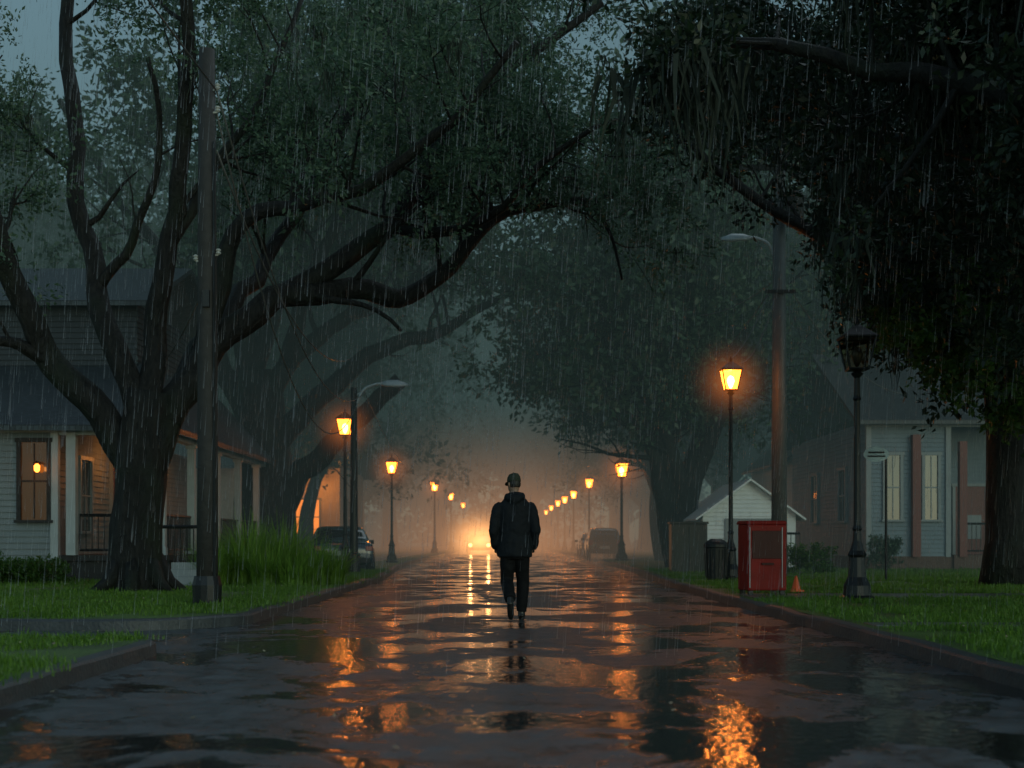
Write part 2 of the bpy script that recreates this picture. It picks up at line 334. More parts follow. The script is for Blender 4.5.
def finish(name,mb,tips,clump,count,sc,mat,spread=0.3,moss=0,mosssc=(0.6,1.4),keep=None):
    ob=mb.build(name,[M_bark],smooth=True)
    T=np.array([tuple(t) for t in tips])
    if keep is not None: T=T[keep(T)]
    P=T[np.random.randint(len(T),size=count)]+np.random.normal(0,spread,(count,3))
    bake('foliage',P,clump,np.random.uniform(sc[0],sc[1],len(P)),mat,ob)
    if moss:
        src=T[T[:,2]>3.2]; Q=src[np.random.randint(len(src),size=moss)]+np.random.normal(0,0.15,(moss,3)); bake('hanging_moss',Q,C_moss,np.random.uniform(mosssc[0],mosssc[1],moss),M_moss,ob,upright=True,tilt=0.05)
    return ob
mb=MB(); T=[]
def PX(lst,dd=0): return [W(a,b,c+dd) for a,b,c in lst]
mb.tube(catmull([(-6.22,24,-0.1),(-6.22,24,0.25),(-6.22,24,0.9),(-6.15,24,1.9),(-6.12,24,2.7),(-5.98,24,3.5)],3),
        [0.62,0.58,0.54,0.50,0.48,0.46,0.45,0.44,0.43,0.43,0.43,0.43,0.42,0.41,0.40,0.38],14,0,0.12)
for i in range(7):
    a=i*0.9+0.3; c,s_=math.cos(a),math.sin(a)
    mb.tube([(-6.2+c*.28,24+s_*.28,.7),(-6.2+c*.52,24+s_*.52,.28),(-6.2+c*.9,24+s_*.9,.05)],[.17,.13,.05],7,0,.2)
LM=[
 (PX([(138,470,24),(98,412,23.9),(58,365,23.7),(25,305,23.5),(-5,230,23),(-60,120,22.5),(-120,0,22)]),.30,.12,8,.4),
 (PX([(146,420,24),(118,372,24.1),(98,290,24.5),(78,200,25),(68,90,25.5),(64,-40,26),(50,-150,26)]),.24,.09,6,.45),
 (PX([(146,410,24),(154,330,24.2),(170,240,24),(183,130,23.6),(188,30,23),(200,-110,22.5)]),.23,.08,6,.45),
 (PX([(142,480,24),(172,418,24.1),(208,358,24.3),(250,312,24.6),(300,292,25),(365,289,25.5),(412,298,25.8),(450,265,26),(480,225,26.2),(535,205,26.5),(590,203,26.8),(640,182,27)]),.33,.06,18,.4),
 (PX([(285,296,25),(340,258,25.3),(392,225,25.6),(425,165,26),(470,108,26.4),(528,52,26.8),(600,5,27)]),.22,.07,16,.3),
 (PX([(205,362,24.3),(218,290,24),(245,225,23.8),(310,205,23.5),(380,180,23),(450,120,22.5),(520,40,22)]),.20,.05,14,.4),
 (PX([(168,425,24),(190,360,24.6),(232,310,25.5),(280,240,27),(330,150,28),(380,50,29),(420,-60,30)]),.22,.06,14,.4),
 (PX([(392,226,25.6),(440,232,25.2),(490,215,24.6),(540,160,24),(610,120,23.5)]),.12,.04,8,.2),
 (PX([(590,203,26.8),(615,235,27),(625,280,27.1)]),.05,.02,3,.2),
 (PX([(300,292,25),(350,300,24.6),(400,330,24.2)]),.08,.03,0,.2),
 (PX([(98,290,24.5),(130,240,24.3),(160,160,24),(150,60,23.5)]),.10,.04,4,.2),
 (PX([(172,240,24),(210,180,24.3),(260,100,24.6),(300,0,25)]),.12,.04,10,.2),
 (PX([(58,365,23.7),(20,345,23.4),(-30,330,23),(-100,300,22.5)]),.13,.05,3,.3)]
keepA=bound([(-300,330),(30,290),(70,90),(190,60),(230,185),(400,195),(450,240),(560,225),(640,290),(700,260)],32)
KEEP=keepA
for P,a,b,sp,st in LM: limb(mb,P,a,b,T,sp,st,(1.2,2.4),1,12,(5,4))
finish('live_oak_tree',mb,T,C_oak,960,(0.5,1.0),M_leaf,0.32,70,(0.4,0.8),keepA)
# second oak, behind the lamp
mb=MB(); T=[]; D2=8
b2=W(266,0,44).x
keepB=bound([(0,200),(200,290),(300,340),(450,310),(560,310)],30); KEEP=keepB
mb.tube(catmull([(b2+.1,44,-.1),(b2+.05,44,.8),(b2,44,2.2),(b2-.1,44,4.0),(b2-.3,44,6.2)],3),[1.35,1.2,1.08,1.0,.96,.94,.92,.9,.86,.82,.78,.7,.62],14,0,.12)
for P,a,b,sp,st in [
 (PX([(272,540,36),(295,480,35.8),(330,448,35.6),(362,415,35.4),(402,379,35.2)],D2),.42,.24,2,.6),
 (PX([(262,460,36),(300,420,36),(345,375,36.2),(392,345,36.5),(440,332,37),(480,308,37.5),(530,280,38)],D2),.45,.08,10,.4),
 (PX([(258,430,36),(285,370,36.4),(330,330,37),(380,300,38),(450,260,39),(510,200,40)],D2),.40,.08,14,.35),
 (PX([(252,420,36),(245,340,36.5),(240,250,37),(250,140,38),(270,20,39)],D2),.45,.12,14,.3),
 (PX([(250,420,36),(215,350,36.5),(180,280,37),(120,200,38),(60,100,39)],D2),.4,.1,10,.3),
 (PX([(285,370,36.4),(310,280,35),(350,200,34),(410,120,33),(450,30,32)],D2),.28,.06,14,.3),
 (PX([(250,380,36),(300,250,39),(380,130,42),(430,0,44)],D2),.35,.08,14,.3)]: limb(mb,P,a,b,T,sp,st,(2.2,4.2),1,10,(5,4))
for i in range(6):
    p=Vector((rnd(-8,4),rnd(41,50),rnd(11,17))); grow(mb,p,Vector((rnd(-1,1),rnd(-1,1),.4)),4,.06,1,T,.05,(5,4))
finish('live_oak_tree',mb,T,C_far,860,(0.7,1.3),M_leaf,0.45,110,(.8,1.5),keepB)
# right near tree (trunk out of frame), overhanging dark crown
mb=MB(); T=[]
keepR=bound([(380,-100),(560,35),(640,125),(720,140),(780,155),(850,245),(900,315),(1024,365),(1400,420)],18); KEEP=keepR
mb.tube([(9.5,13.5,-.1),(9.4,13.5,1.5),(9.1,13.5,3.5)],[.6,.45,.4],12,0,.12)
for P,a,b,sp in [
 ([(9.1,13.5,3.2),(7.8,14,4.6),(6.2,14.6,5.4),(4.4,15.2,6.0),(2.6,16,6.6)],.28,.06,16),
 ([(9.1,13.5,3.2),(8.4,15,4.6),(7.2,17,5.5),(5.6,19,6.3),(3.8,21,7.2)],.25,.06,16),
 ([(9.1,13.5,3.2),(9,15.5,4.5),(8.6,18,5.0),(8.0,21,5.8),(7,24,6.6)],.25,.06,16),
 ([(9.1,13.5,3.4),(8,12.6,5),(6.5,12,6.2),(5,12,7.2)],.25,.06,6),
 ([(9.1,13.5,3.4),(8.8,14.5,6),(7.5,16,8.5),(5.5,18,10)],.25,.06,8)]: limb(mb,[Vector(q) for q in P],a,b,T,sp,.3,(1.2,2.3),1,9,(5,4),up=-0.02,down=.35)
for i in range(6):
    p=Vector((rnd(1.5,9),rnd(14,24),rnd(7,9))); grow(mb,p,Vector((rnd(-1,1),rnd(-1,1),-.1)),2.6,.05,1,T,-.02,(5,4))
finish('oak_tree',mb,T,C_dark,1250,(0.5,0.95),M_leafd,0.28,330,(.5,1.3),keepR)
# right tree with trunk at frame edge
mb=MB(); T=[]; bx=W(1008,590,27).x
keepE=bound([(600,100),(700,150),(800,190),(860,300),(920,370),(1024,420)],20); KEEP=keepE
mb.tube([(bx,27,-.1),(bx,27,1),(bx-.05,27,3),(bx-.2,27,5)],[.62,.42,.36,.33],12,0,.12)
for P,a,b,sp in [
 ([(bx,27,4),(bx-1.2,26.5,5.2),(bx-3,26,6.2),(bx-5,26,7.3),(bx-6.5,26,8.5)],.24,.06,16),
 ([(bx,27,4.2),(bx-.8,28.5,6),(bx-2.4,30,8),(bx-4.5,31,9.8)],.24,.06,12),
 ([(bx,27,3.4),(bx-.3,25.5,4.2),(bx-1,24,4.4),(bx-1.8,23,4.3)],.14,.04,14),
 ([(bx,27,3.8),(bx-1.0,27.5,4.6),(bx-2.2,28,4.9),(bx-3,28,4.8)],.14,.04,14),
 ([(bx,27,4.2),(bx+1,26,6),(bx+1,24,8)],.24,.06,8),
 ([(bx,27,4.5),(bx-.2,27,7.5),(bx-1,27,11)],.24,.06,8)]: limb(mb,[Vector(q) for q in P],a,b,T,sp,.3,(1.4,2.6),1,9,(5,4),up=0.0,down=.3)
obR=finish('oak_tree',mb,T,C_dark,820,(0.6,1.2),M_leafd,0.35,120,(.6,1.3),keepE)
KEEP=None
Tl=[]
while len(Tl)<260:
    q=(rnd(bx-3.2,bx+1.6),rnd(21,27),rnd(2.8,5.3)); px=VX+q[0]*F/q[1]; py=HY-(q[2]-1)*F/q[1]
    if px>860 and py<330+(px-860)*.7: Tl.append(q)
bake('low_foliage',Tl,C_green,np.random.uniform(.45,.8,len(Tl)),M_leafg,obR)
def leaning(name,base,lean,h,seed,sc,cnt):
    random.seed(seed); mb=MB(); T=[]; b=Vector(base)
    for k in range(4):
        off=Vector((rnd(-.9,.9),rnd(-.6,.6),0)); a=rnd(-.5,.5)
        P=[b+off*0.6+Vector((0,0,-.1)),b+off+Vector((lean*.35+a*.2,0,1.4)),b+off+Vector((lean*1.0+a,a,3.2)),b+off+Vector((lean*2.2+a*2,a*2,5.2)),b+off+Vector((lean*4+a*3,a*4,h*.75)),b+off+Vector((lean*6.5+a*3,a*5,h))]
        limb(mb,P,.42,.08,T,11,.45,(2,3.6),1,10,(5,4))
    for k in range(3):
        P=[b+Vector((0,0,.5)),b+Vector((rnd(-.5,.5),.3,3)),b+Vector((rnd(-1,2),rnd(-2,2),7)),b+Vector((rnd(-2,4),rnd(-3,3),11)),b+Vector((rnd(-3,5),rnd(-4,4),14))]
        limb(mb,P,.4,.1,T,10,.4,(2,4),1,10,(5,4))
    T=[t for t in T if t.z>5.2]
    return finish(name,mb,T,C_far,cnt,sc,M_leaf,.5,90,(.8,1.6))
leaning('live_oak_tree',(5.9,46,0),-0.35,9.5,3,(.7,1.2),720)
leaning('live_oak_tree',(7.3,61,0),-0.4,11,5,(.8,1.4),480)
leaning('live_oak_tree',(-9.5,60,0),0.7,11,9,(.8,1.4),480)
random.seed(21)
def generic(seed):
    random.seed(seed); mb=MB(); T=[]
    mb.tube([(0,0,-.1),(0,0,1),(.1,0,3),(.2,0,4.5)],[.8,.6,.52,.45],10,0,.15)
    for k in range(7):
        a=k*6.283/7+rnd(-.3,.3); R=rnd(6,9); H=rnd(10,17) if k%2 else rnd(8,12); c,s_=math.cos(a),math.sin(a)
        P=[Vector((0,0,3)),Vector((c*R*.2,s_*R*.2,4.6)),Vector((c*R*.5,s_*R*.5,H*.55)),Vector((c*R*.8,s_*R*.8,H*.8)),Vector((c*R,s_*R,H))]
        limb(mb,P,.32,.08,T,7,.35,(2.4,4.2),1,8,(4,3),sub=3)
    for k in range(8):
        p=Vector((rnd(-5,5),rnd(-5,5),rnd(11,17))); grow(mb,p,Vector((rnd(-1,1),rnd(-1,1),.2)),4,.06,1,T,.05,(5,4))
    T=[t for t in T if t.z>4.0]
    o=finish('tmp',mb,T,C_far,600,(.8,1.5),M_leaf,.6); ch=o.children[0]; r_=(o.data,ch.data)
    for q in (ch,o): bpy.data.objects.remove(q)
    return r_
gens=[generic(31),generic(32),generic(33)]
random.seed(5)
def place(x,y,s=1.0,name='live_oak_tree'):
    tm,fm=random.choice(gens); o=bpy.data.objects.new(name,tm); COL.objects.link(o); o.location=(x,y,0); o.rotation_euler=(0,0,rnd(0,6.28)); o.scale=(s,s,s*rnd(.9,1.15))
    c=bpy.data.objects.new('foliage',fm); COL.objects.link(c); c.parent=o
for x,y,s in [(-13,76,1.1),(-11,94,1.1),(-12,114,1.2),(-11,136,1.2),(12,78,1.1),(11.5,98,1.15),(12,120,1.2),(11,142,1.2),(-22,70,1.0),(18,54,1.2),(19,72,1.2),(24,42,1.1),(-25,92,1.2),(24,94,1.3),(3,168,1.5),(-8,174,1.5),(14,170,1.5)]: place(x,y,s)
P=[]
for i in range(3400):
    if i%3==0: x=rnd(-80,80); y=rnd(185,215); z=rnd(0,1)**.8*36
    else:
        sd=random.choice((-1,1)); y=rnd(55,190); x=sd*(rnd(26,46)+y*.04); z=rnd(0,1)**.8*26
    P.append((x,y,z))
bake('distant_trees',P,C_vfar,np.random.uniform(2.4,4.4,len(P)),M_leaf)
# ------------------------------------------------------------ grass, hedge, litter
def blade_clump(name,n,R,h,w,mat,seed,bend=.5):
    rs=np.random.RandomState(seed); V=[];Fc=[]
    for i in range(n):
        a=rs.uniform(0,6.28); rr=R*math.sqrt(rs.uniform(0,1)); x,y=rr*math.cos(a),rr*math.sin(a); b=rs.uniform(0,6.28); hh=h*rs.uniform(.5,1.2); k=bend*rs.uniform(.2,1.3)*hh
        cb,sb=math.cos(b),math.sin(b); px,py=-sb*w/2,cb*w/2; o=len(V)
        V+=[(x-px,y-py,0),(x+px,y+py,0),(x+cb*k*.3+px*.7,y+sb*k*.3+py*.7,hh*.6),(x+cb*k*.3-px*.7,y+sb*k*.3-py*.7,hh*.6),(x+cb*k,y+sb*k,hh*(1-.25*bend))]
        Fc+=[(o,o+1,o+2,o+3),(o+3,o+2,o+4)]
    me=bpy.data.meshes.new(name); me.from_pydata(V,[],Fc); me.materials.append(mat); me.update(); return me
C_gr=blade_clump('grass_tuft',50,.24,.07,.010,M_grass,1)
def inlawn(x,y):
    if x<0: return (x<-3.2 and y<12.7) or (y>15.9 and x<-3.2-max(0,(17.2-y))*1.0 and x<-3.2-max(0,min(1,(y-35)/13))*.65)
    return x>3.78+max(0,min(1,(y-28)/17))*.5 and not(21.3<y<23.0) and not(14.3<y<15.0)
P=[]
for i in range(10000):
    y=4+38*random.random()**.8; x=random.choice((-1,1))*rnd(3.1,min(17,y*.38+1.3)) if y*.38+1.3>3.2 else 3.5
    if inlawn(x,y) and noise.noise(Vector((x*.8,y*.5,0)))>-.33: P.append((x,y,.12))
n=len(P); pts=np.array(P); sc=np.random.uniform(.55,1.3,n)*math.sqrt(2); nz=np.random.normal(0,.1,(n,3)); nz[:,2]=1; nz/=np.linalg.norm(nz,axis=1)[:,None]
h=np.random.normal(0,1,(n,3)); u=np.cross(nz,h); u/=np.linalg.norm(u,axis=1)[:,None]; w=np.cross(nz,u)
a=pts-(u+w)*sc[:,None]/3; v=np.stack([a,a+u*sc[:,None],a+w*sc[:,None]],1).reshape(-1,3)
me=bpy.data.meshes.new('lawn_grass'); me.vertices.add(3*n); me.vertices.foreach_set('co',v.ravel()); me.loops.add(3*n); me.loops.foreach_set('vertex_index',np.arange(3*n)); me.polygons.add(n); me.polygons.foreach_set('loop_start',np.arange(n)*3); me.update(calc_edges=True)
ob=bpy.data.objects.new('lawn_grass',me); COL.objects.link(ob); ob.instance_type='FACES'; ob.use_instance_faces_scale=True; ob.show_instancer_for_render=False; ob.show_instancer_for_viewport=False
c=bpy.data.objects.new('grass_tuft',C_gr); COL.objects.link(c); c.parent=ob
rs=np.random.RandomState(3); V=[]
for i in range(3200):
    y=5+40*rs.rand(); x=rs.uniform(-1,1)*min(14,y*.38+1)
    il=inlawn(x,y)
    if not il and (rs.rand()<.8 or abs(x)>3.3): continue
    z=.19 if il else .008; a=rs.uniform(0,6.28); s_=rs.uniform(.012,.03); c,sn=math.cos(a)*s_,math.sin(a)*s_
    V+=[(x-c,y-sn,z),(x-sn*.5,y+c*.5,z+.006),(x+c,y+sn,z+rs.uniform(0,.02)),(x+sn*.5,y-c*.5,z+.006)]
ob=bpy.data.objects.new('fallen_leaves',quadmesh('fallen_leaves',V,M_litter)); COL.objects.link(ob)
rs=np.random.RandomState(9); V=[]
for cx,cy,h in [(-5.7,28.3,1.1),(-5.0,27.5,1.25),(-4.4,28.2,1.45),(-3.75,27.7,1.0),(-5.2,28.9,1.5),(-4.5,27.0,.9),(-3.5,28.4,.85),(-5.6,27.2,.9),(-4.0,26.8,.7)]:
    for i in range(480):
        a=rs.uniform(0,6.28); r0=.3*math.sqrt(rs.rand()); x0,y0=cx+r0*math.cos(a),cy+r0*math.sin(a); a+=rs.normal(0,.5); hh=h*rs.uniform(.4,1.15); out=rs.uniform(.1,1.0)*hh*.9; w=rs.uniform(.010,.020); px,py=-math.sin(a)*w,math.cos(a)*w
        K=5; prev=None
        for j in range(K+1):
            t=j/K; d=out*t*t; z=hh*(t-.42*(out/hh)*t**3); ww=1-t*.9
            c=[(x0+math.cos(a)*d-px*ww,y0+math.sin(a)*d-py*ww,z+.1),(x0+math.cos(a)*d+px*ww,y0+math.sin(a)*d+py*ww,z+.1)]
            if prev: V+=[prev[0],prev[1],c[1],c[0]]
            prev=c
ob=bpy.data.objects.new('ornamental_grass_plant',quadmesh('ornamental_grass_plant',V,M_reed)); COL.objects.link(ob)
def hedge(name,x0,x1,y0,y1,h,mat,n):
    e=empty(name); P=[(rnd(x0,x1),rnd(y0,y1),.1+h*random.random()**.7) for i in range(n)]
    bake('foliage',P,C_green,np.random.uniform(.25,.45,n),mat,e); return e
hedge('hedge',-11,-8.6,27.4,28.4,.45,M_leafg,170)
hedge('shrub',6.6,8.4,36,37.2,.7,M_leafg,90)
hedge('shrub',10.4,11.2,40.2,41.0,.9,M_leaf,60)
hedge('hedge',5.6,6.7,45,46,1.0,M_leaf,80)
# ------------------------------------------------------------ street lamps
def panemat(name,col,s,tr=0.5):
    m,nt,out=new_mat(name); L=nt.links.new; e=N(nt,'ShaderNodeEmission',Strength=s); e.inputs[0].default_value=(*col,1)
    t=N(nt,'ShaderNodeBsdfTransparent'); t.inputs[0].default_value=(tr,tr*.9,tr*.75,1); a=N(nt,'ShaderNodeAddShader'); L(e.outputs[0],a.inputs[0]); L(t.outputs[0],a.inputs[1]); L(a.outputs[0],out.inputs[0]); return m
M_pane=panemat('lit_lantern_glass',(1.0,.19,.015),9.0)
M_pane_off=panemat('lantern_glass',(0,0,0),0,.75)
M_bulb=emis('lamp_bulb',(1.0,.32,.05),90)
M_bulb_off=simple('unlit_bulb',(.05,.05,.05),.3)
def emissive_mist(name,c,s,dens_,L):  # absorbing mist; its scattered light is put in as emission
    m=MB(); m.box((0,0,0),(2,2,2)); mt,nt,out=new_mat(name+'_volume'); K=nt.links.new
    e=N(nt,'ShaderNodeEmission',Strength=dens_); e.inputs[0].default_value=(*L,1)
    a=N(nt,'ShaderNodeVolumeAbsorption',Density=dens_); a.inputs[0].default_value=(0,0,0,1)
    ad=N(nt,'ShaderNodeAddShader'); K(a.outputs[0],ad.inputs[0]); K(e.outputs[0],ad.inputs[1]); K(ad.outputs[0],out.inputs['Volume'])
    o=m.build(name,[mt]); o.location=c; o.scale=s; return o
def soft_glow(name,c,s,k,col,power,parent=None):  # emission-only volume fading outward, scatters no light
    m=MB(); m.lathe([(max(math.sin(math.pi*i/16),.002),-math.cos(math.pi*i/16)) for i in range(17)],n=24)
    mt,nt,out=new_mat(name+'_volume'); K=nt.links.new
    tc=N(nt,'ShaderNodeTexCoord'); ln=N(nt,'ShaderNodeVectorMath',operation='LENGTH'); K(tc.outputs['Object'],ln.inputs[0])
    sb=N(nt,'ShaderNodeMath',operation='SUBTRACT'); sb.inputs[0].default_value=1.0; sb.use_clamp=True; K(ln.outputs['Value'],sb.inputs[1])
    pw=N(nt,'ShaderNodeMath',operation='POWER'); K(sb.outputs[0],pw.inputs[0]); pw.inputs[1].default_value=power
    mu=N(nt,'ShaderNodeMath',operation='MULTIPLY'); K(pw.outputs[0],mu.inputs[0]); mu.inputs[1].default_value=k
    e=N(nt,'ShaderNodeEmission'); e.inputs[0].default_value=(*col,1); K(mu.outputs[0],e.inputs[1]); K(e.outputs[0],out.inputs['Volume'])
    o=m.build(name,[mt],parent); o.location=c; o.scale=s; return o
def street_lamp(x,y,h,lit=True,power=60,base=0.13,sc=1.0,halo=0):
    e=empty('street_lamp',(x,y,base)); zb=h-base-.30*sc
    m=MB()
    m.lathe([(.24*sc,0),(.25*sc,.05),(.20*sc,.08),(.19*sc,.22),(.13*sc,.34),(.11*sc,.62),(.135*sc,.66),(.10*sc,.72),(.062*sc,.86),(.055*sc,1.0),(.07*sc,1.03),(.05*sc,1.08),(.042*sc,zb-.45),(.06*sc,zb-.42),(.045*sc,zb-.38),(.04*sc,zb-.12),(.09*sc,zb-.06),(.05*sc,zb-.03),(.11*sc,zb)],n=14)
    m.build('post',[M_iron],e,smooth=False)
    m=MB(); w0,w1,hh=.13*sc,.215*sc,.44*sc
    for sx in(-1,1):
        for sy in(-1,1): m.tube([(sx*w0,sy*w0,zb),(sx*w1,sy*w1,zb+hh)],[.016*sc,.016*sc],5)
    for z,w in((zb,w0),(zb+hh,w1)):
        for a,b in(((-1,-1),(1,-1)),((1,-1),(1,1)),((1,1),(-1,1)),((-1,1),(-1,-1))): m.tube([(a[0]*w,a[1]*w,z),(b[0]*w,b[1]*w,z)],[.017*sc]*2,5)
    r2=math.sqrt(2); m.lathe([(w1*1.12*r2,zb+hh),(w1*1.12*r2,zb+hh+.02),(w1*.55*r2,zb+hh+.12*sc),(w1*.4*r2,zb+hh+.15*sc),(.03,zb+hh+.2*sc)],n=4,rot=math.pi/4)
    m.lathe([(.02,zb+hh+.2*sc),(.035,zb+hh+.23*sc),(.004,zb+hh+.31*sc)],n=8)
    m.build('lantern_frame',[M_iron],e)
    m=MB(); g0,g1=w0*.94,w1*.94
    m.add([(-g0,-g0,zb+.01),(g0,-g0,zb+.01),(g0,g0,zb+.01),(-g0,g0,zb+.01),(-g1,-g1,zb+hh-.01),(g1,-g1,zb+hh-.01),(g1,g1,zb+hh-.01),(-g1,g1,zb+hh-.01)],[(0,1,5,4),(1,2,6,5),(2,3,7,6),(3,0,4,7)])
    m.build('lantern_glass',[M_pane if lit else M_pane_off],e)
    m=MB(); m.lathe([(.02,zb+.04),(.05*sc,zb+.10*sc),(.085*sc,zb+.2*sc),(.065*sc,zb+.28*sc),(.02,zb+.32*sc)],n=12); m.build('bulb',[M_bulb if lit else M_bulb_off],e,smooth=True)
    if lit and power: point('lamp_light',(0,0,zb+.36*sc),power,ORANGE,e,.06)
    if halo: soft_glow('emissive_glow',(0,0,zb+.2*sc),(halo,)*3,.95/halo,(1,.25,.04),3.8,e)  # glow round the lantern added as an emitting volume
    return e
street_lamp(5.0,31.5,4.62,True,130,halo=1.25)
street_lamp(5.05,20.4,3.75,False,sc=1.02)
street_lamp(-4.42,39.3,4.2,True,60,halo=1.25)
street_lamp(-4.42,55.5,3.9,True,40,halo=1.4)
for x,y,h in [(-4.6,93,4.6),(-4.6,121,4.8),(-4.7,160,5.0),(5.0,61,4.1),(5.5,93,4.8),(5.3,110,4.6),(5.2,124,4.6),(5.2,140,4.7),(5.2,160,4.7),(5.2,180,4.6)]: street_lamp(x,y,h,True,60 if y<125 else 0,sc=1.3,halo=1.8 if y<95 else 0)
def sign_post(x,y):
    e=empty('street_sign',(x,y,.125)); m=MB(); m.tube([(0,0,0),(0,0,2.75)],[.028,.028],8); m.build('post',[M_iron],e)
    m=MB(); n=20; v=[(.27*math.cos(i*2*math.pi/n)-.22,-.04,2.68+.16*math.sin(i*2*math.pi/n)) for i in range(n)]+[(.27*math.cos(i*2*math.pi/n)-.22,-.055,2.68+.16*math.sin(i*2*math.pi/n)) for i in range(n)]
    m.add(v,[tuple(range(n)),tuple(range(2*n-1,n-1,-1))]+[(i,(i+1)%n,n+(i+1)%n,n+i) for i in range(n)]); m.build('sign_board',[simple('sign_face',(.55,.65,.65),.4)],e)
    m=MB(); m.box((-.22,-.058,2.72),(.34,.006,.035)); m.box((-.22,-.058,2.64),(.38,.006,.03)); m.build('sign_lettering',[M_iron],e)
sign_post(W(886,0,30).x,30)
def cobra(e,z,L,side,y=0):
    m=MB(); m.tube(catmull([(0,y,z-.5),(side*L*.3,y,z+.05),(side*L*.7,y,z+.22),(side*L,y,z+.25)],4),[.04]*13,7); m.tube([(0,y,z-.1),(side*L*.35,y,z+.08)],[.02,.02],6); m.build('lamp_arm',[M_steel],e,smooth=True)
    m=MB(); P=[(side*L*.95,y,z+.25),(side*(L+.15),y,z+.26),(side*(L+.4),y,z+.25),(side*(L+.68),y,z+.22)]; m.tube(P,[.06,.12,.14,.04],10,ell=.5); m.build('lamp_head',[M_steel],e,smooth=True)
e=empty('utility_pole',(-3.98,19,.1)); m=MB(); m.tube([(0,0,-.1),(.01,0,2),(0,0,5),(0,0,7.45)],[.145,.135,.125,.105],14,0,.03); m.build('pole',[M_wood],e,smooth=True)
m=MB(); m.lathe([(.19,0),(.2,.3),(.17,.42)],n=14); m.build('pole_collar',[M_iron],e)
m=MB()
for z,dx in((4.7,.16),(4.62,-.14),(6.9,.15),(6.6,.15)):
    m.tube([(0,-.05,z-.02),(dx,-.05,z)],[.015]*2,6); m.lathe([(.02,0),(.04,.02),(.025,.04),(.04,.06),(.02,.08)],(dx,-.05,z),8)
m.build('insulators',[M_insul],e)
m=MB(); m.tube([(.12,-.1,.3),(.11,-.1,6.2)],[.018]*2,6); m.box((0.02,-.15,4.1),(.09,.06,.22)); m.build('conduit',[M_iron],e)
e=empty('utility_pole',(W(354,0,37.5).x,37.5,.12)); m=MB(); m.lathe([(.17,0),(.17,.5),(.11,.55),(.08,4.9)],n=12); m.build('pole',[M_iron],e); cobra(e,4.75,.75,1)
rp=W(779,0,33.5).x
e=empty('utility_pole',(rp,33.5,.12)); m=MB(); m.tube([(0,0,-.1),(0,0,5),(0,0,12)],[.19,.165,.13],14,0,.03); m.build('pole',[simple('grey_pole',(.11,.11,.11),.5,0,.3,6,.3)],e,smooth=True); cobra(e,7.75,.7,-1)
m=MB(); m.box((0,-.2,6.7),(.7,.07,.08)); m.box((0,-.2,9.6),(2.0,.1,.12)); m.lathe([(.2,0),(.22,.1),(.22,.7),(.15,.8)],(.3,-.35,8.2),12); m.build('crossarm',[M_wood],e)
def wire(a,b,sag,r=.013):
    a,b=Vector(a),Vector(b); P=[a.lerp(b,t/16)-Vector((0,0,sag*4*(t/16)*(1-t/16))) for t in range(17)]; return P,[r]*17
m=MB()
for a,b,s in [((-3.85,19,7.0),(-3.7,37.5,4.9),1.6),((-3.85,19,6.7),(-3.9,37.5,4.6),2.2),((-3.85,19,6.2),(-3.6,33,5.2),.9),((-3.85,19,4.8),(-8.5,32,4.6),.6),((-3.85,19,7.0),(-3.9,-20,7.4),.6),((rp-.3,33.3,6.75),(5.0,31.6,5.0),.2),((rp+.3,33.3,6.75),(11.5,41,5.2),.5),((rp-.3,33.3,6.75),(5.0,61,7),1.2),((rp-.2,33.0,6.6),(5.05,31.6,4.95),.5),((rp+.6,33.3,9.7),(6,90,9),1.5),((rp-.6,33.3,9.7),(5,90,9),1.5),((rp,33.3,7.2),(W(700,0,38).x,38,7.0),.2),((-3.7,37.5,4.9),(-4.5,90,6),1.5)]:
    P,R=wire(a,b,s); m.tube(P,R,5)
m.build('overhead_wires',[simple('cable_sheath',(.12,.12,.12),.4)],smooth=True)
# ------------------------------------------------------------ red box, bin, cone
M_red=simple('red_painted_steel',(.24,.010,.007),.55,0,.5,4,.15,10,spec=.25)
e=empty('newspaper_box',(W(762,0,22.6).x,22.6,.125)); e.rotation_euler=(0,0,math.radians(9))
m=MB(); m.box((0,0,.60),(.64,.5,1.04),0); m.box((0,.02,1.15),(.68,.54,.06),0,top=.94); m.build('cabinet',[M_red],e,bevel=.02)
m=MB()
for sx in(-1,1):
    for sy in(-1,1): m.box((sx*.26,sy*.19,.04),(.07,.07,.09))
m.build('feet',[M_iron],e)
m=MB(); m.box((0,-.256,.80),(.50,.012,.44)); m.box((0,-.268,.50),(.20,.03,.035)); m.build('door_panel',[simple('dark_red_panel',(.05,.006,.005),.5,spec=.3)],e,bevel=.005)
m=MB(); m.box((.325,-.1,.6),(.006,.03,.95)); m.box((.325,.12,.6),(.006,.03,.95)); m.box((-.29,-.262,.6),(.012,.01,.95)); m.box((.24,-.262,.6),(.012,.01,.95)); m.build('trim_strips',[M_trim],e)
e=empty('trash_can',(W(716,0,31).x,31,.125)); m=MB(); m.lathe([(.2,0),(.21,.04),(.24,.7),(.27,.72),(.27,.78),(.22,.84),(.12,.9),(.11,.86)],n=18); m.build('bin_body',[M_iron],e)
m=MB()
for i in range(18):
    a=i*2*math.pi/18; m.tube([(.225*math.cos(a),.225*math.sin(a),.08),(.26*math.cos(a),.26*math.sin(a),.68)],[.012]*2,4)
m.build('slats',[M_iron],e)
e=empty('traffic_cone',(W(796,0,23.4).x,23.4,.15)); m=MB(); m.box((0,0,.015),(.22,.22,.03)); m.lathe([(.08,.03),(.02,.25),(.012,.26)],n=14); m.build('cone_body',[simple('orange_plastic',(.8,.12,.03),.4)],e)
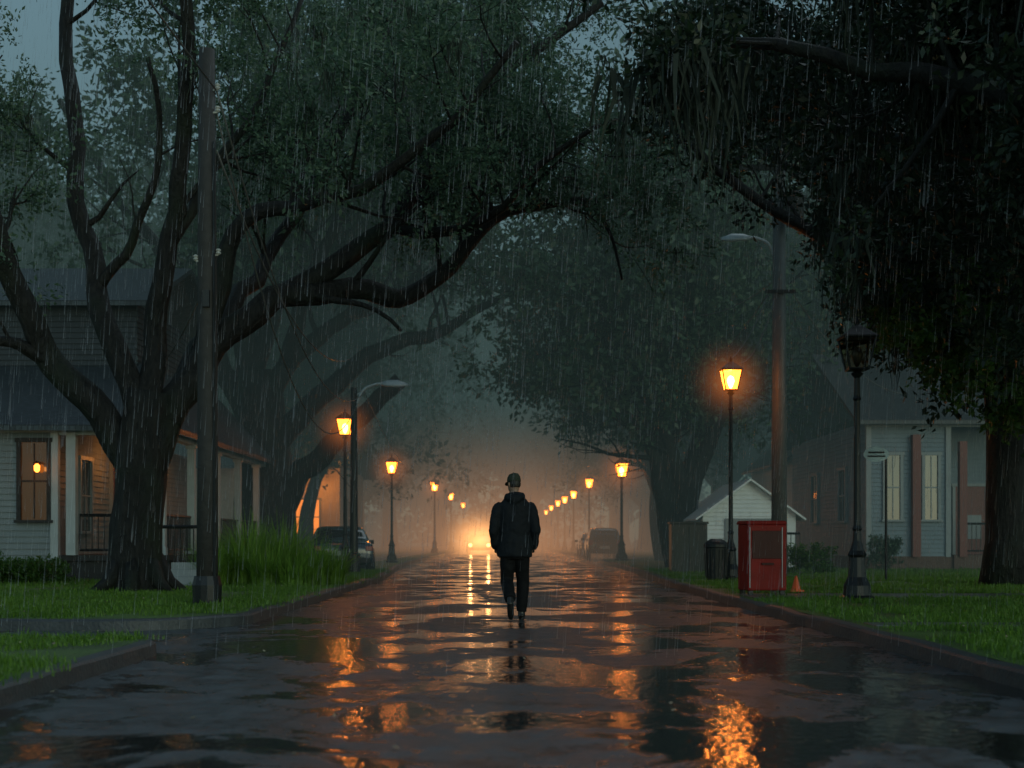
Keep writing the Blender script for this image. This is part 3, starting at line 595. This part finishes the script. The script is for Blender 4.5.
e=empty('utility_cabinet',(W(688,0,38).x,38,.125)); m=MB(); m.box((0,0,.65),(.95,.6,1.3)); m.box((0,0,1.33),(1.02,.66,.06)); m.box((0,-.31,.65),(.02,.02,1.2)); m.build('cabinet',[simple('dark_green_steel',(.015,.02,.018),.4)],e,bevel=.015)
# ------------------------------------------------------------ houses
def siding(m,a,b,z0,z1,mat=0,bh=.13,gable=None):
    a=Vector((a[0],a[1])); b=Vector((b[0],b[1])); t=(b-a).normalized(); nrm=Vector((t.y,-t.x)); n=int(math.ceil((z1-z0)/bh)); L=(b-a).length
    for i in range(n):
        za=z0+i*bh; zb=min(za+bh,z1); s0,s1=0,L
        if gable:
            zg,zt=gable
            if za>zg:
                k=(za-zg)/(zt-zg); s0=L/2*k; s1=L-L/2*k
                if s1-s0<.05: break
        p=a+t*s0; q=a+t*s1; o=nrm*.03
        m.add([(p.x+o.x,p.y+o.y,za),(q.x+o.x,q.y+o.y,za),(q.x,q.y,zb),(p.x,p.y,zb)],[(0,1,2,3)],mat)
        m.add([(p.x,p.y,za),(q.x,q.y,za),(q.x+o.x,q.y+o.y,za),(p.x+o.x,p.y+o.y,za)],[(0,1,2,3)],mat)
def window(par,c,ax,w,h,glass,door=False,frame=None):
    frame=frame or M_trim2
    e=empty('door' if door else 'window',c); e.parent=par
    e.rotation_euler=(0,0,{'-y':0,'-x':-math.pi/2,'+x':math.pi/2}[ax])
    m=MB(); fw=.09
    m.box((-w/2-fw/2,-.05,0),(fw,.09,h)); m.box((w/2+fw/2,-.05,0),(fw,.09,h)); m.box((0,-.055,h/2+fw/2),(w+2*fw+.06,.10,fw)); m.box((0,-.07,-h/2-.03),(w+2*fw+.08,.13,.06)); m.build('frame',[frame],e)
    m=MB()
    if not door:
        m.box((0,-.05,0),(w,.03,.04)); m.box((0,-.047,h/4),(.025,.022,h/2-.05)); m.box((0,-.047,-h/4),(.025,.022,h/2-.05)); m.build('muntins',[frame],e)
    else:
        m.box((0,-.05,-.2),(w*.7,.02,h*.35)); m.box((w*.4,-.06,0),(.03,.05,.03)); m.build('panels',[frame],e)
    m=MB(); m.box((0,-.03,0),(w,.014,h)); m.build('glass' if not door else 'leaf',[glass],e); return e
def railing(par,a,b,z,h=.9,mat=M_trim,step=.13):
    a,b=Vector(a),Vector(b); L=(b-a).length; m=MB(); m.tube([(a.x,a.y,z+h),(b.x,b.y,z+h)],[.035]*2,6); m.tube([(a.x,a.y,z+.1),(b.x,b.y,z+.1)],[.025]*2,6)
    n=int(L/step)
    for i in range(n+1):
        p=a.lerp(b,i/n); m.tube([(p.x,p.y,z+.1),(p.x,p.y,z+h)],[.014]*2,4)
    m.build('railing',[mat],par)
def roofquad(par,pts,th=.12,name='roof'):
    me=bpy.data.meshes.new(name); p=[Vector(q) for q in pts]; v=p+[q-Vector((0,0,th)) for q in p]
    me.from_pydata(v,[],[(0,1,2,3),(7,6,5,4),(0,4,5,1),(1,5,6,2),(2,6,7,3),(3,7,4,0)]); uv=me.uv_layers.new()
    u=(p[1]-p[0]).normalized(); w=(p[3]-p[0]); w=(w-u*w.dot(u)).normalized()
    for l in me.loops:
        q=me.vertices[l.vertex_index].co-p[0]; uv.data[l.index].uv=(q.dot(u),q.dot(w))
    me.materials.append(M_roof); o=bpy.data.objects.new(name,me); COL.objects.link(o); o.parent=par
H=empty('porch_house')
xw=-9.55; y0=30.2; y1=43
m=MB(); siding(m,(-19,y0),(xw,y0),.55,3.45); siding(m,(xw,y0),(xw,y1),.55,3.45); m.box(((-19+xw)/2,(y0+y1)/2,3.4),(19+xw-.1,y1-y0-.1,.2)); m.build('walls',[M_siding],H)
m=MB(); m.box(((-19+xw)/2,(y0+y1)/2,.3),(19+xw-.06,y1-y0-.06,.6)); m.build('foundation',[M_brick],H)
m=MB(); m.box((xw,y0-.0,2.0),(.16,.16,2.95)); m.box((-14,y0-.04,3.38),(9.4,.06,.2)); m.build('corner_boards',[M_trim],H)
roofquad(H,[(-19.6,y0-.5,3.45),(-7.0,y0-.5,3.40),(-8.6,y0+3.6,5.2),(-19.6,y0+3.6,5.2)])
roofquad(H,[(-7.0,y0-.5,3.40),(-7.0,y1,3.40),(-8.6,y1,5.2),(-8.6,y0+3.6,5.2)])
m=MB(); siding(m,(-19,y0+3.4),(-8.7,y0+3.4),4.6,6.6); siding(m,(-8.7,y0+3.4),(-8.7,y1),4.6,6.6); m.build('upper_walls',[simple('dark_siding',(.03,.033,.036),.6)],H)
roofquad(H,[(-19.5,y0+3,6.6),(-8.3,y0+3,6.6),(-8.3,y0+7.5,8.2),(-19.5,y0+7.5,8.2)],name='upper_roof')
roofquad(H,[(-8.3,y0+12,6.6),(-19.5,y0+12,6.6),(-19.5,y0+7.5,8.2),(-8.3,y0+7.5,8.2)],name='upper_roof')
m=MB(); m.box((-8.35,(y0+y1)/2,.62),(2.35,y1-y0,.12)); m.box((-8.35,(y0+y1)/2,.3),(2.2,y1-y0-.2,.5)); m.build('porch_floor',[M_wood],H)
m=MB()
for i in range(5):
    y=y0+.25+i*2.9; m.box((-7.35,y,1.98),(.17,.17,2.55)); m.box((-7.35,y,.76),(.24,.24,.16)); m.box((-7.35,y,3.2),(.24,.24,.12))
m.box((-9.2,y0+.02,1.98),(.2,.2,2.6)); m.box((-7.35,(y0+y1)/2,3.28),(.2,y1-y0+.2,.14)); m.box((-8.4,y0+.05,3.3),(2.2,.16,.14)); m.build('porch_columns',[M_trim],H)
railing(H,(-9.1,y0+.25),(-7.4,y0+.25),.68,.85,M_iron); railing(H,(-7.35,y0+.4),(-7.35,y0+3),.68,.85,M_iron); railing(H,(-7.35,y0+5.9),(-7.35,y1),.68,.85,M_iron)
m=MB()
for i in range(4): m.box((-6.95+i*.28,y0+4.4,.56-.14*i-.0),(.29,2.2,.14))
m.build('porch_steps',[M_conc],H)
window(H,(W(35,0,30.2).x,y0,2.25),'-y',.55,1.65,M_warmglass,frame=M_wood)
window(H,(-13,y0,2.25),'-y',.8,1.65,M_glass)
window(H,(xw,y0+2,2.0),'+x',.8,1.6,M_glass); window(H,(xw,y0+4.6,1.75),'+x',.9,2.1,M_door,True); window(H,(xw,y0+8,2.0),'+x',.9,1.6,M_warmglass)
m=MB(); c=W(37,468,30.02); m.lathe([(.02,-.09),(.06,-.05),(.065,.05),(.02,.09)],c,8); m.lathe([(.07,.09),(.09,.1),(.02,.15)],c,8,1); m.build('wall_lamp',[emis('small_lamp',(1,.25,.03),7),M_iron],H)
point('wall_lamp_light',(c.x,c.y-.25,c.z),1.5,ORANGE,H,.05)
point('porch_light',(-8.8,33.5,2.9),16,ORANGE,H,.06)
point('porch_light',(-8.8,39.5,2.9),14,ORANGE,H,.06)
e=empty('stair_railing'); railing(e,(W(162,0,27).x,27),(W(200,0,27).x,27),.25,1.0,M_iron,.11)
m=MB()
for i in range(4): m.box((W(178,0,26.6).x+i*.06,26.6+i*.28-.4,.12+.13*i),(.75,.28,.13+0*i))
m.build('garden_steps',[M_trim2])
H=empty('lit_cottage'); m=MB(); siding(m,(-16,62),(-7.2,62),.3,4.2); siding(m,(-7.2,62),(-7.2,72),.3,4.2); m.build('walls',[simple('warm_siding',(.5,.42,.32),.6)],H)
roofquad(H,[(-16.5,61,4.2),(-6.6,61,4.2),(-6.6,67,6.6),(-16.5,67,6.6)]); roofquad(H,[(-6.6,73,4.2),(-16.5,73,4.2),(-16.5,67,6.6),(-6.6,67,6.6)])
window(H,(-8.6,62,2),'-y',1.0,1.5,emis('bright_window',(1,.25,.035),1.6)); window(H,(-11,62,2),'-y',1.0,1.5,M_warmglass); window(H,(-7.2,65,2),'+x',1.0,1.5,M_warmglass)
point('porch_light',(-8.0,60.6,3.4),80,ORANGE,H,.1); m=MB(); m.lathe([(.03,-.14),(.12,-.1),(.12,.1),(.03,.14)],(-8.0,60.9,3.6),8); m.build('wall_lamp',[emis('cottage_lamp',(1.0,.32,.05),20)],H)
H=empty('clapboard_house'); xa=W(868,0,42).x; ya=42
m=MB(); siding(m,(xa,ya),(xa+2.35,ya),.5,4.5); siding(m,(xa,ya+11),(xa,ya),.5,4.5); siding(m,(xa+2.35,ya+1.8),(xa+9,ya+1.8),.5,4.5); siding(m,(xa+2.35,ya),(xa+2.35,ya+1.8),.5,4.5); m.build('walls',[M_siding2],H)
m=MB(); m.box((xa+4.6,ya+5.5,.27),(9.2,11.1,.5)); m.box((xa+5.8,ya+.6,.3),(6.6,1.5,.52)); m.build('foundation',[M_brick],H)
m=MB(); m.box((xa,ya-.01,2.5),(.15,.15,4)); m.box((xa+2.35,ya-.01,2.5),(.15,.15,4)); m.box((xa+4.6,ya-.06,4.45),(9.4,.14,.22)); m.build('corner_boards',[M_trim2],H)
m=MB(); m.box((xa+1.38,ya-.12,2.3),(.24,.22,3.6)); m.box((xa+2.75,ya-.12,2.2),(.22,.22,3.4)); m.build('brick_pillars',[M_door],H)
window(H,(xa+.72,ya,2.55),'-y',.42,1.9,M_glass); window(H,(xa+1.85,ya,2.55),'-y',.38,1.9,M_glass)
window(H,(xa+3.6,ya+1.8,1.6),'-y',.95,2.1,M_door,True); window(H,(xa+5.4,ya+1.8,2.2),'-y',.9,1.5,M_glass)
window(H,(xa,ya+3,2.4),'-x',.9,1.6,M_glass); window(H,(xa,ya+7,2.4),'-x',.9,1.6,M_glass)
railing(H,(xa+2.9,ya-.1),(xa+6.2,ya-.1),.58,.9,M_iron)
roofquad(H,[(xa-.5,ya-.6,4.5),(xa+9.6,ya-.6,4.5),(xa+9.6,ya+5.5,7.2),(xa-.5,ya+5.5,7.2)]); roofquad(H,[(xa+9.6,ya+11.6,4.5),(xa-.5,ya+11.6,4.5),(xa-.5,ya+5.5,7.2),(xa+9.6,ya+5.5,7.2)])
H=empty('white_cottage'); xa=W(793,0,54).x; ya=54
m=MB(); siding(m,(xa,ya),(xa+5,ya),.3,6.4,gable=(4.2,6.4)); siding(m,(xa,ya+9),(xa,ya),.3,4.2); m.build('walls',[M_white],H)
roofquad(H,[(xa-.4,ya+9.4,4.0),(xa-.4,ya-.4,4.0),(xa+2.5,ya-.4,6.55),(xa+2.5,ya+9.4,6.55)]); roofquad(H,[(xa+5.4,ya-.4,4.0),(xa+5.4,ya+9.4,4.0),(xa+2.5,ya+9.4,6.55),(xa+2.5,ya-.4,6.55)])
window(H,(xa+1.0,ya,2.2),'-y',.7,1.5,M_glass); window(H,(xa+3.6,ya,2.2),'-y',.8,1.5,M_glass); window(H,(xa,ya+3,2.2),'-x',.9,1.5,M_glass)
H=empty('white_garage'); xa=W(703,0,43).x; ya=43; wd=2.8
M_canv=simple('white_canvas',(.75,.79,.80),.5,0,.12,3,.2,6)
m=MB(); siding(m,(xa,ya),(xa+wd,ya),.15,2.75,gable=(1.75,2.75)); siding(m,(xa,ya+5),(xa,ya),.15,1.75); m.build('walls',[M_canv],H)
m=MB()
for s in((xa-.25,xa+wd/2),(xa+wd+.25,xa+wd/2)): m.add([(s[0],ya-.3,1.65),(s[0],ya+5.2,1.65),(s[1],ya+5.2,2.85),(s[1],ya-.3,2.85),(s[0],ya-.3,1.59),(s[0],ya+5.2,1.59),(s[1],ya+5.2,2.79),(s[1],ya-.3,2.79)],[(0,1,2,3),(7,6,5,4),(0,3,7,4),(0,4,5,1)])
m.build('roof',[M_canv],H); m=MB(); m.box((xa+wd/2,ya-.05,.9),(1.5,.05,1.5)); m.build('garage_door',[simple('door_grey',(.2,.22,.23),.5)],H)
e=empty('picket_fence'); railing(e,(W(745,0,39).x,39),(W(800,0,39).x,39),.13,1.05,M_iron,.12)
# ------------------------------------------------------------ cars
def car(x,y,rot,kind,col,lights=None):
    nm='parked_car' if not lights else 'oncoming_car'
    e=empty(nm,(x,y,0)); e.rotation_euler=(0,0,rot); suv=kind=='suv'
    R=1.66 if suv else 1.42; B=.98 if suv else .88
    st=[(-2.25,.70,.45,B-.12,B-.1,.6),(-2.2,.86,.30,B,B+.04,.72),(-2.05,.9,.27,B+.02,R-.18 if suv else B+.1,.74),(-1.75 if suv else -1.5,.91,.26,B+.02,R-.03 if suv else B+.14,.72),(-1.1,.92,.26,B,R,.68),(0,.92,.26,B,R+.01,.68),(.6,.92,.26,B,R-.06,.66),(1.3,.92,.26,B-.02,B+.04,.72),(1.9,.88,.27,B-.14,B-.1,.7),(2.2,.82,.32,B-.25,B-.22,.6),(2.28,.6,.42,B-.35,B-.33,.5)]
    v=[];f=[];mt=[]
    for yy,w,z0,zb,zr,wr in st:
        ring=[(w*.8,z0),(w*.98,z0+.08),(w,(z0+zb)/2),(w*.96,zb),(wr,zr-.05),(wr*.85,zr)]
        pts=[(a,yy,b) for a,b in ring]+[(-a,yy,b) for a,b in reversed(ring)]; v+=pts
    nr=12
    for k in range(len(st)-1):
        for i in range(nr):
            j=(i+1)%nr; f.append((k*nr+i,(k+1)*nr+i,(k+1)*nr+j,k*nr+j))
            g_=0
            if i in(3,7) and k in(3,4,5): g_=1
            if k==6 and i in(3,4,5,6,7): g_=1
            if k in((1,) if suv else (2,3)) and i in(4,5,6): g_=1
            mt.append(g_)
    f.append(tuple(range(nr))); mt.append(0); f.append(tuple((len(st)-1)*nr+i for i in range(nr-1,-1,-1))); mt.append(0)
    me=bpy.data.meshes.new('body'); me.from_pydata(v,[],f); me.materials.append(simple('car_paint',col,.22,.3,.05,coat=.8)); me.materials.append(M_glass); me.polygons.foreach_set('material_index',mt); me.polygons.foreach_set('use_smooth',[True]*len(f)); me.update()
    o=bpy.data.objects.new('body',me); COL.objects.link(o); o.parent=e; s=o.modifiers.new('s','SUBSURF'); s.levels=2; s.render_levels=2
    m=MB()
    for sx in(-1,1):
        for yy in(-1.38,1.4):
            m.tube([(sx*.72,yy,.33),(sx*.93,yy,.33)],[.33,.33],20,0); m.tube([(sx*.9,yy,.33),(sx*.945,yy,.33)],[.2,.19],12,1)
            m.tube([(sx*.70,yy,.36),(sx*.925,yy,.36)],[.40,.40],20,0)
    m.build('wheels',[M_rubber,M_steel],e,smooth=False)
    m=MB()
    for sx in(-1,1): m.box((sx*1.0,.75,B+.06),(.2,.1,.13))
    m.box((0,-2.26,.42),(1.5,.08,.14)); m.box((0,2.27,.38),(1.4,.08,.16)); m.build('bumpers_mirrors',[M_rubber],e,bevel=.02)
    m=MB(); m.box((0,-2.27,.62),(.5,.02,.14)); m.build('licence_plate',[M_white],e)
    m=MB()
    for sx in(-1,1): m.box((sx*.72,-2.2,B-.12),(.2,.1,.26 if suv else .14))
    m.build('tail_lights',[simple('tail_lens',(.3,.01,.01),.15)],e,bevel=.02)
    m=MB()
    for sx in(-1,1): m.tube([(sx*.62,2.18,.64),(sx*.62,2.33,.64)],[.13,.11],12)
    m.build('headlights',[emis('headlight',(1,.40,.11),lights) if lights else M_insul],e)
    if lights:
        for sx in(-1,1):
            l=bpy.data.lights.new('headlight_beam','SPOT'); l.energy=60; l.spot_size=math.radians(50); l.color=(1,.45,.15); l.shadow_soft_size=.1
            ob=bpy.data.objects.new('headlight_beam',l); COL.objects.link(ob); ob.parent=e; ob.location=(sx*.62,2.42,.64); ob.rotation_euler=(math.radians(86),0,0)
        soft_glow('emissive_glow',(0,2.6,.9),(3.4,2.0,3.0),4.2,(1,.42,.12),3.0,e)  # headlight glow added as an emitting volume
car(5.25,77,0,'suv',(.015,.017,.019)); car(5.3,85,0,'sedan',(.04,.045,.05))
car(W(333,0,41).x,42.5,math.radians(10),'sedan',(.03,.045,.075))
car(W(480,0,100).x,100,math.pi,'sedan',(.1,.1,.1),9)
# ------------------------------------------------------------ person
def remesh(o,vs=.012,disp=0,sm=4):
    r_=o.modifiers.new('r','REMESH'); r_.mode='VOXEL'; r_.voxel_size=vs; r_.use_smooth_shade=True
    s=o.modifiers.new('s','SMOOTH'); s.iterations=sm; s.factor=.6
    if disp:
        t=bpy.data.textures.new('folds','CLOUDS'); t.noise_scale=.09; d=o.modifiers.new('d','DISPLACE'); d.texture=t; d.strength=disp; d.mid_level=.5
man=empty('walking_man',(.12,17.8,0)); man.scale=(.92,1,1)
M_jk=simple('dark_jacket',(.008,.010,.013),.75,0,.25,12,.25,60,spec=.2); M_tr=simple('black_trousers',(.006,.006,.007),.8,0,.3,12,.3,60,spec=.2); M_skin=simple('skin',(.28,.16,.11),.5); M_cap=simple('olive_cap',(.035,.04,.028),.8,0,.2,20,.2,80,spec=.2); M_shoe=simple('shoe_leather',(.012,.011,.01),.35); M_hair=simple('hair',(.015,.011,.008),.6)
m=MB(); m.rings([(0,0,.79,.235,.165),(0,0,.83,.245,.172),(0,0,.95,.235,.165),(0,0,1.08,.215,.150),(0,0,1.22,.225,.150),(0,0,1.36,.235,.148),(0,-.005,1.44,.222,.135),(0,-.01,1.50,.165,.115),(0,-.01,1.545,.09,.09),(0,-.005,1.60,.078,.082)],24)
for sx in(-1,1):
    m.tube(catmull([(sx*.17,-.005,1.44),(sx*.225,-.01,1.38),(sx*.262,-.03,1.26),(sx*.283,-.05,1.13),(sx*.278,-.01,1.03),(sx*.262,.045,.94),(sx*.245,.075,.905)],3),[.06,.072,.078,.08,.078,.076,.074,.07,.067,.066,.064,.062,.06,.058,.057,.055,.053,.052,.05],14)
    m.box((sx*.2,.13,.92),(.14,.05,.16))
m.tube(catmull([(-.10,.02,1.53),(-.085,-.075,1.535),(0,-.115,1.50),(.085,-.075,1.535),(.10,.02,1.53)],4),[.04,.045,.05,.055,.058,.06,.062,.064,.065,.064,.062,.06,.058,.055,.05,.045,.04],10)
m.tube([(0,-.11,1.52),(0,-.13,1.44)],[.06,.035],10)
o=m.build('jacket',[M_jk],man,smooth=True); remesh(o,.011,.03,3)
def leg(hip,knee,ank,m):
    m.tube(catmull([hip,(Vector(hip)+Vector(knee))/2,knee,(Vector(knee)+Vector(ank))/2,ank],3),[.108,.108,.106,.103,.098,.093,.088,.086,.085,.083,.08,.076,.072],16)
m=MB(); m.rings([(0,0,.76,.17,.13),(0,0,.84,.18,.135),(0,0,.95,.17,.13)],20)
leg((.09,.0,.86),(.115,.11,.49),(.095,.10,.10),m)
leg((-.09,.0,.86),(-.105,.05,.49),(-.06,-.30,.27),m)
o=m.build('trousers',[M_tr],man,smooth=True); remesh(o,.011,.025,3)
def shoe(ank,toe,m):
    a,t=Vector(ank),Vector(toe); d=(t-a); m.tube([a-d*.28+Vector((0,0,-.02)),a-d*.1,a+d*.35+Vector((0,0,-.01)),a+d*.8,t],[.036,.05,.05,.047,.028],14,ell=.85)
    m.tube([a+Vector((0,0,.08)),a],[.052,.052],12)
m=MB(); shoe((.095,.09,.048),(.11,.27,.035),m); o=m.build('shoe',[M_shoe],man,smooth=True); remesh(o,.008)
m=MB(); m.tube([(-.06,-.30,.29),(-.058,-.335,.22),(-.056,-.31,.15),(-.054,-.26,.07),(-.052,-.20,.03)],[.05,.05,.05,.047,.028],12,ell=.9); o=m.build('shoe',[M_shoe],man,smooth=True); remesh(o,.008)
m=MB(); a,b=(.10,.03,.012),(.112,.285,.012); m.tube([a,((a[0]+b[0])/2,(a[1]+b[1])/2,.012),b],[.035,.045,.035],12,ell=.3)
m.build('shoe_sole',[M_rubber],man)
head=empty('head',(0,0.015,1.59)); head.parent=man; head.rotation_euler=(math.radians(-9),0,math.radians(28))
m=MB(); m.rings([(0,-.01,-.06,.058,.062),(0,-.005,.0,.056,.06),(0,.012,.02,.055,.075),(0,.018,.045,.066,.088),(0,.008,.09,.076,.098),(0,0,.13,.078,.1),(0,-.005,.17,.074,.096),(0,-.008,.205,.055,.074),(0,-.01,.225,.02,.03)],22)
m.tube([(0,.10,.115),(0,.122,.085),(0,.105,.075)],[.010,.016,.010],8); m.tube([(-.022,.099,.052),(0,.105,.053),(.022,.099,.052)],[.006,.008,.006],8)
m.tube([(-.03,.1,.128),(.03,.1,.128)],[.009,.009],8)
for sx in(-1,1): m.tube([(sx*.076,-.012,.13),(sx*.087,-.018,.115),(sx*.084,-.012,.09),(sx*.076,-.004,.078)],[.008,.014,.012,.007],8)
o=m.build('head_skin',[M_skin],head,smooth=True); remesh(o,.0055,0,2)
m=MB()
for sx in(-1,1): m.lathe([(.001,-.008),(.008,-.004),(.009,0),(.008,.004),(.001,.008)],(sx*.031,.096,.112),10)
m.build('eyes',[M_white],head,smooth=True)
m=MB(); m.rings([(0,-.03,.06,.062,.066),(0,-.022,.09,.078,.085),(0,-.016,.14,.083,.094),(0,-.012,.16,.08,.095)],20); o=m.build('hair',[M_hair],head,smooth=True); remesh(o,.007)
m=MB(); m.rings([(0,-.004,.135,.089,.109),(0,-.004,.16,.09,.110),(0,-.006,.20,.084,.102),(0,-.008,.235,.062,.076),(0,-.01,.25,.02,.025)],22)
v=[];n=14
for zz in(0,-.006):
    for i in range(n+1):
        a=math.pi*i/n; v.append((.082*math.cos(a),.07+.0*math.sin(a),.150+zz)); v.append((.080*math.cos(a),.085+.095*math.sin(a),.146-.018*math.sin(a)+zz))
f=[]
for q in range(2):
    for i in range(n): b=q*2*(n+1)+2*i; f.append((b,b+1,b+3,b+2) if q==0 else (b,b+2,b+3,b+1))
for i in range(n): b=2*i; c=b+2*(n+1); f.append((b+1,c+1,c+3,b+3))
m.add(v,f); m.lathe([(.009,0),(.006,.008)],(0,-.01,.25),8); m.build('cap',[M_cap],head,smooth=True)
for sx in(-1,1):
    m=MB(); m.tube([(sx*.246,.07,.925),(sx*.238,.1,.885),(sx*.225,.125,.85)],[.028,.036,.038],10,ell=.6)
    for k,(l,o_) in enumerate(((.07,-.03),(.08,-.01),(.075,.01),(.06,.03))):
        a=Vector((sx*.225+o_*.3,.125+o_,.85)); m.tube([a,a+Vector((-sx*.01,.015,-l*.5)),a+Vector((-sx*.025,.015,-l))],[.010,.009,.007],8)
    m.tube([(sx*.235,.12,.9),(sx*.215,.155,.87),(sx*.2,.165,.84)],[.013,.011,.009],8)
    o=m.build('hand',[M_skin],man,smooth=True); remesh(o,.004,0,1)
# ------------------------------------------------------------ rain
rs=np.random.RandomState(11); n=26000; V=np.zeros((n*3,3)); 
y=10+rs.rand(n)**.8*34; x=rs.uniform(-1,1,n)*(y*.42+1); z=rs.rand(n)*(y*.42+1.2); L=rs.uniform(.12,.36,n); w=.0012
V[0::3]=np.stack([x-w,y,z],1); V[1::3]=np.stack([x+w,y,z],1); V[2::3]=np.stack([x+L*.07,y,z+L],1)
m=MB(); m.add(V.tolist(),[(3*i,3*i+1,3*i+2) for i in range(n)])
mt,nt,out=new_mat('rain_water'); d=N(nt,'ShaderNodeBsdfTranslucent'); d.inputs[0].default_value=(.8,.87,.9,1); nt.links.new(d.outputs[0],out.inputs[0])
m.build('rain',[mt])
# ------------------------------------------------------------ mist and haze, self-emitting
emissive_mist('emissive_mist',(0,129.5,19),(90,100,19.5),.0125,(.046,.078,.075))  # distance haze glows by itself instead of scattering skylight
soft_glow('emissive_warm_haze',(0,105,0),(16,68,10),.020,(1,.36,.10),1.8)  # warm glow over the far street, put in as emission
# ------------------------------------------------------------ world & camera
w=bpy.data.worlds.new('World'); scene.world=w; w.use_nodes=True; nt=w.node_tree; nt.nodes.clear()
sky=nt.nodes.new('ShaderNodeTexSky'); sky.sky_type='NISHITA'; sky.sun_disc=False; sky.sun_elevation=math.radians(14); sky.sun_rotation=math.radians(150); sky.air_density=1.2; sky.dust_density=1.0; sky.ozone_density=3.0
hs=nt.nodes.new('ShaderNodeHueSaturation'); hs.inputs['Saturation'].default_value=.65
mt=nt.nodes.new('ShaderNodeMix'); mt.data_type='RGBA'; mt.blend_type='MULTIPLY'; mt.inputs[0].default_value=1; mt.inputs[7].default_value=(.76,1.0,.96,1)
bg=nt.nodes.new('ShaderNodeBackground'); bg.inputs[1].default_value=.125; o=nt.nodes.new('ShaderNodeOutputWorld')
nt.links.new(sky.outputs[0],hs.inputs['Color']); nt.links.new(hs.outputs[0],mt.inputs[6]); nt.links.new(mt.outputs[2],bg.inputs[0]); nt.links.new(bg.outputs[0],o.inputs[0])
sl=bpy.data.lights.new('sun','SUN'); sl.energy=.5; sl.angle=math.radians(40); sl.color=(.8,.95,1); so=bpy.data.objects.new('sun',sl); COL.objects.link(so)
so.rotation_euler=(math.radians(40),0,math.radians(150))
cam=bpy.data.cameras.new('camera'); co=bpy.data.objects.new('camera',cam); COL.objects.link(co); co.location=(0,0,1.0); co.rotation_euler=(math.radians(90),0,0)
cam.lens=50; cam.sensor_width=36; cam.shift_y=(HY-384)/1024; cam.shift_x=-(VX-512)/1024; cam.clip_end=1500; cam.clip_start=.1
cam.dof.use_dof=True; cam.dof.focus_distance=18.2; cam.dof.aperture_fstop=2.0
scene.camera=co
scene.view_settings.view_transform='Standard'; scene.view_settings.look='None'; scene.view_settings.exposure=0
print('polys',sum(len(me.polygons) for me in bpy.data.meshes))
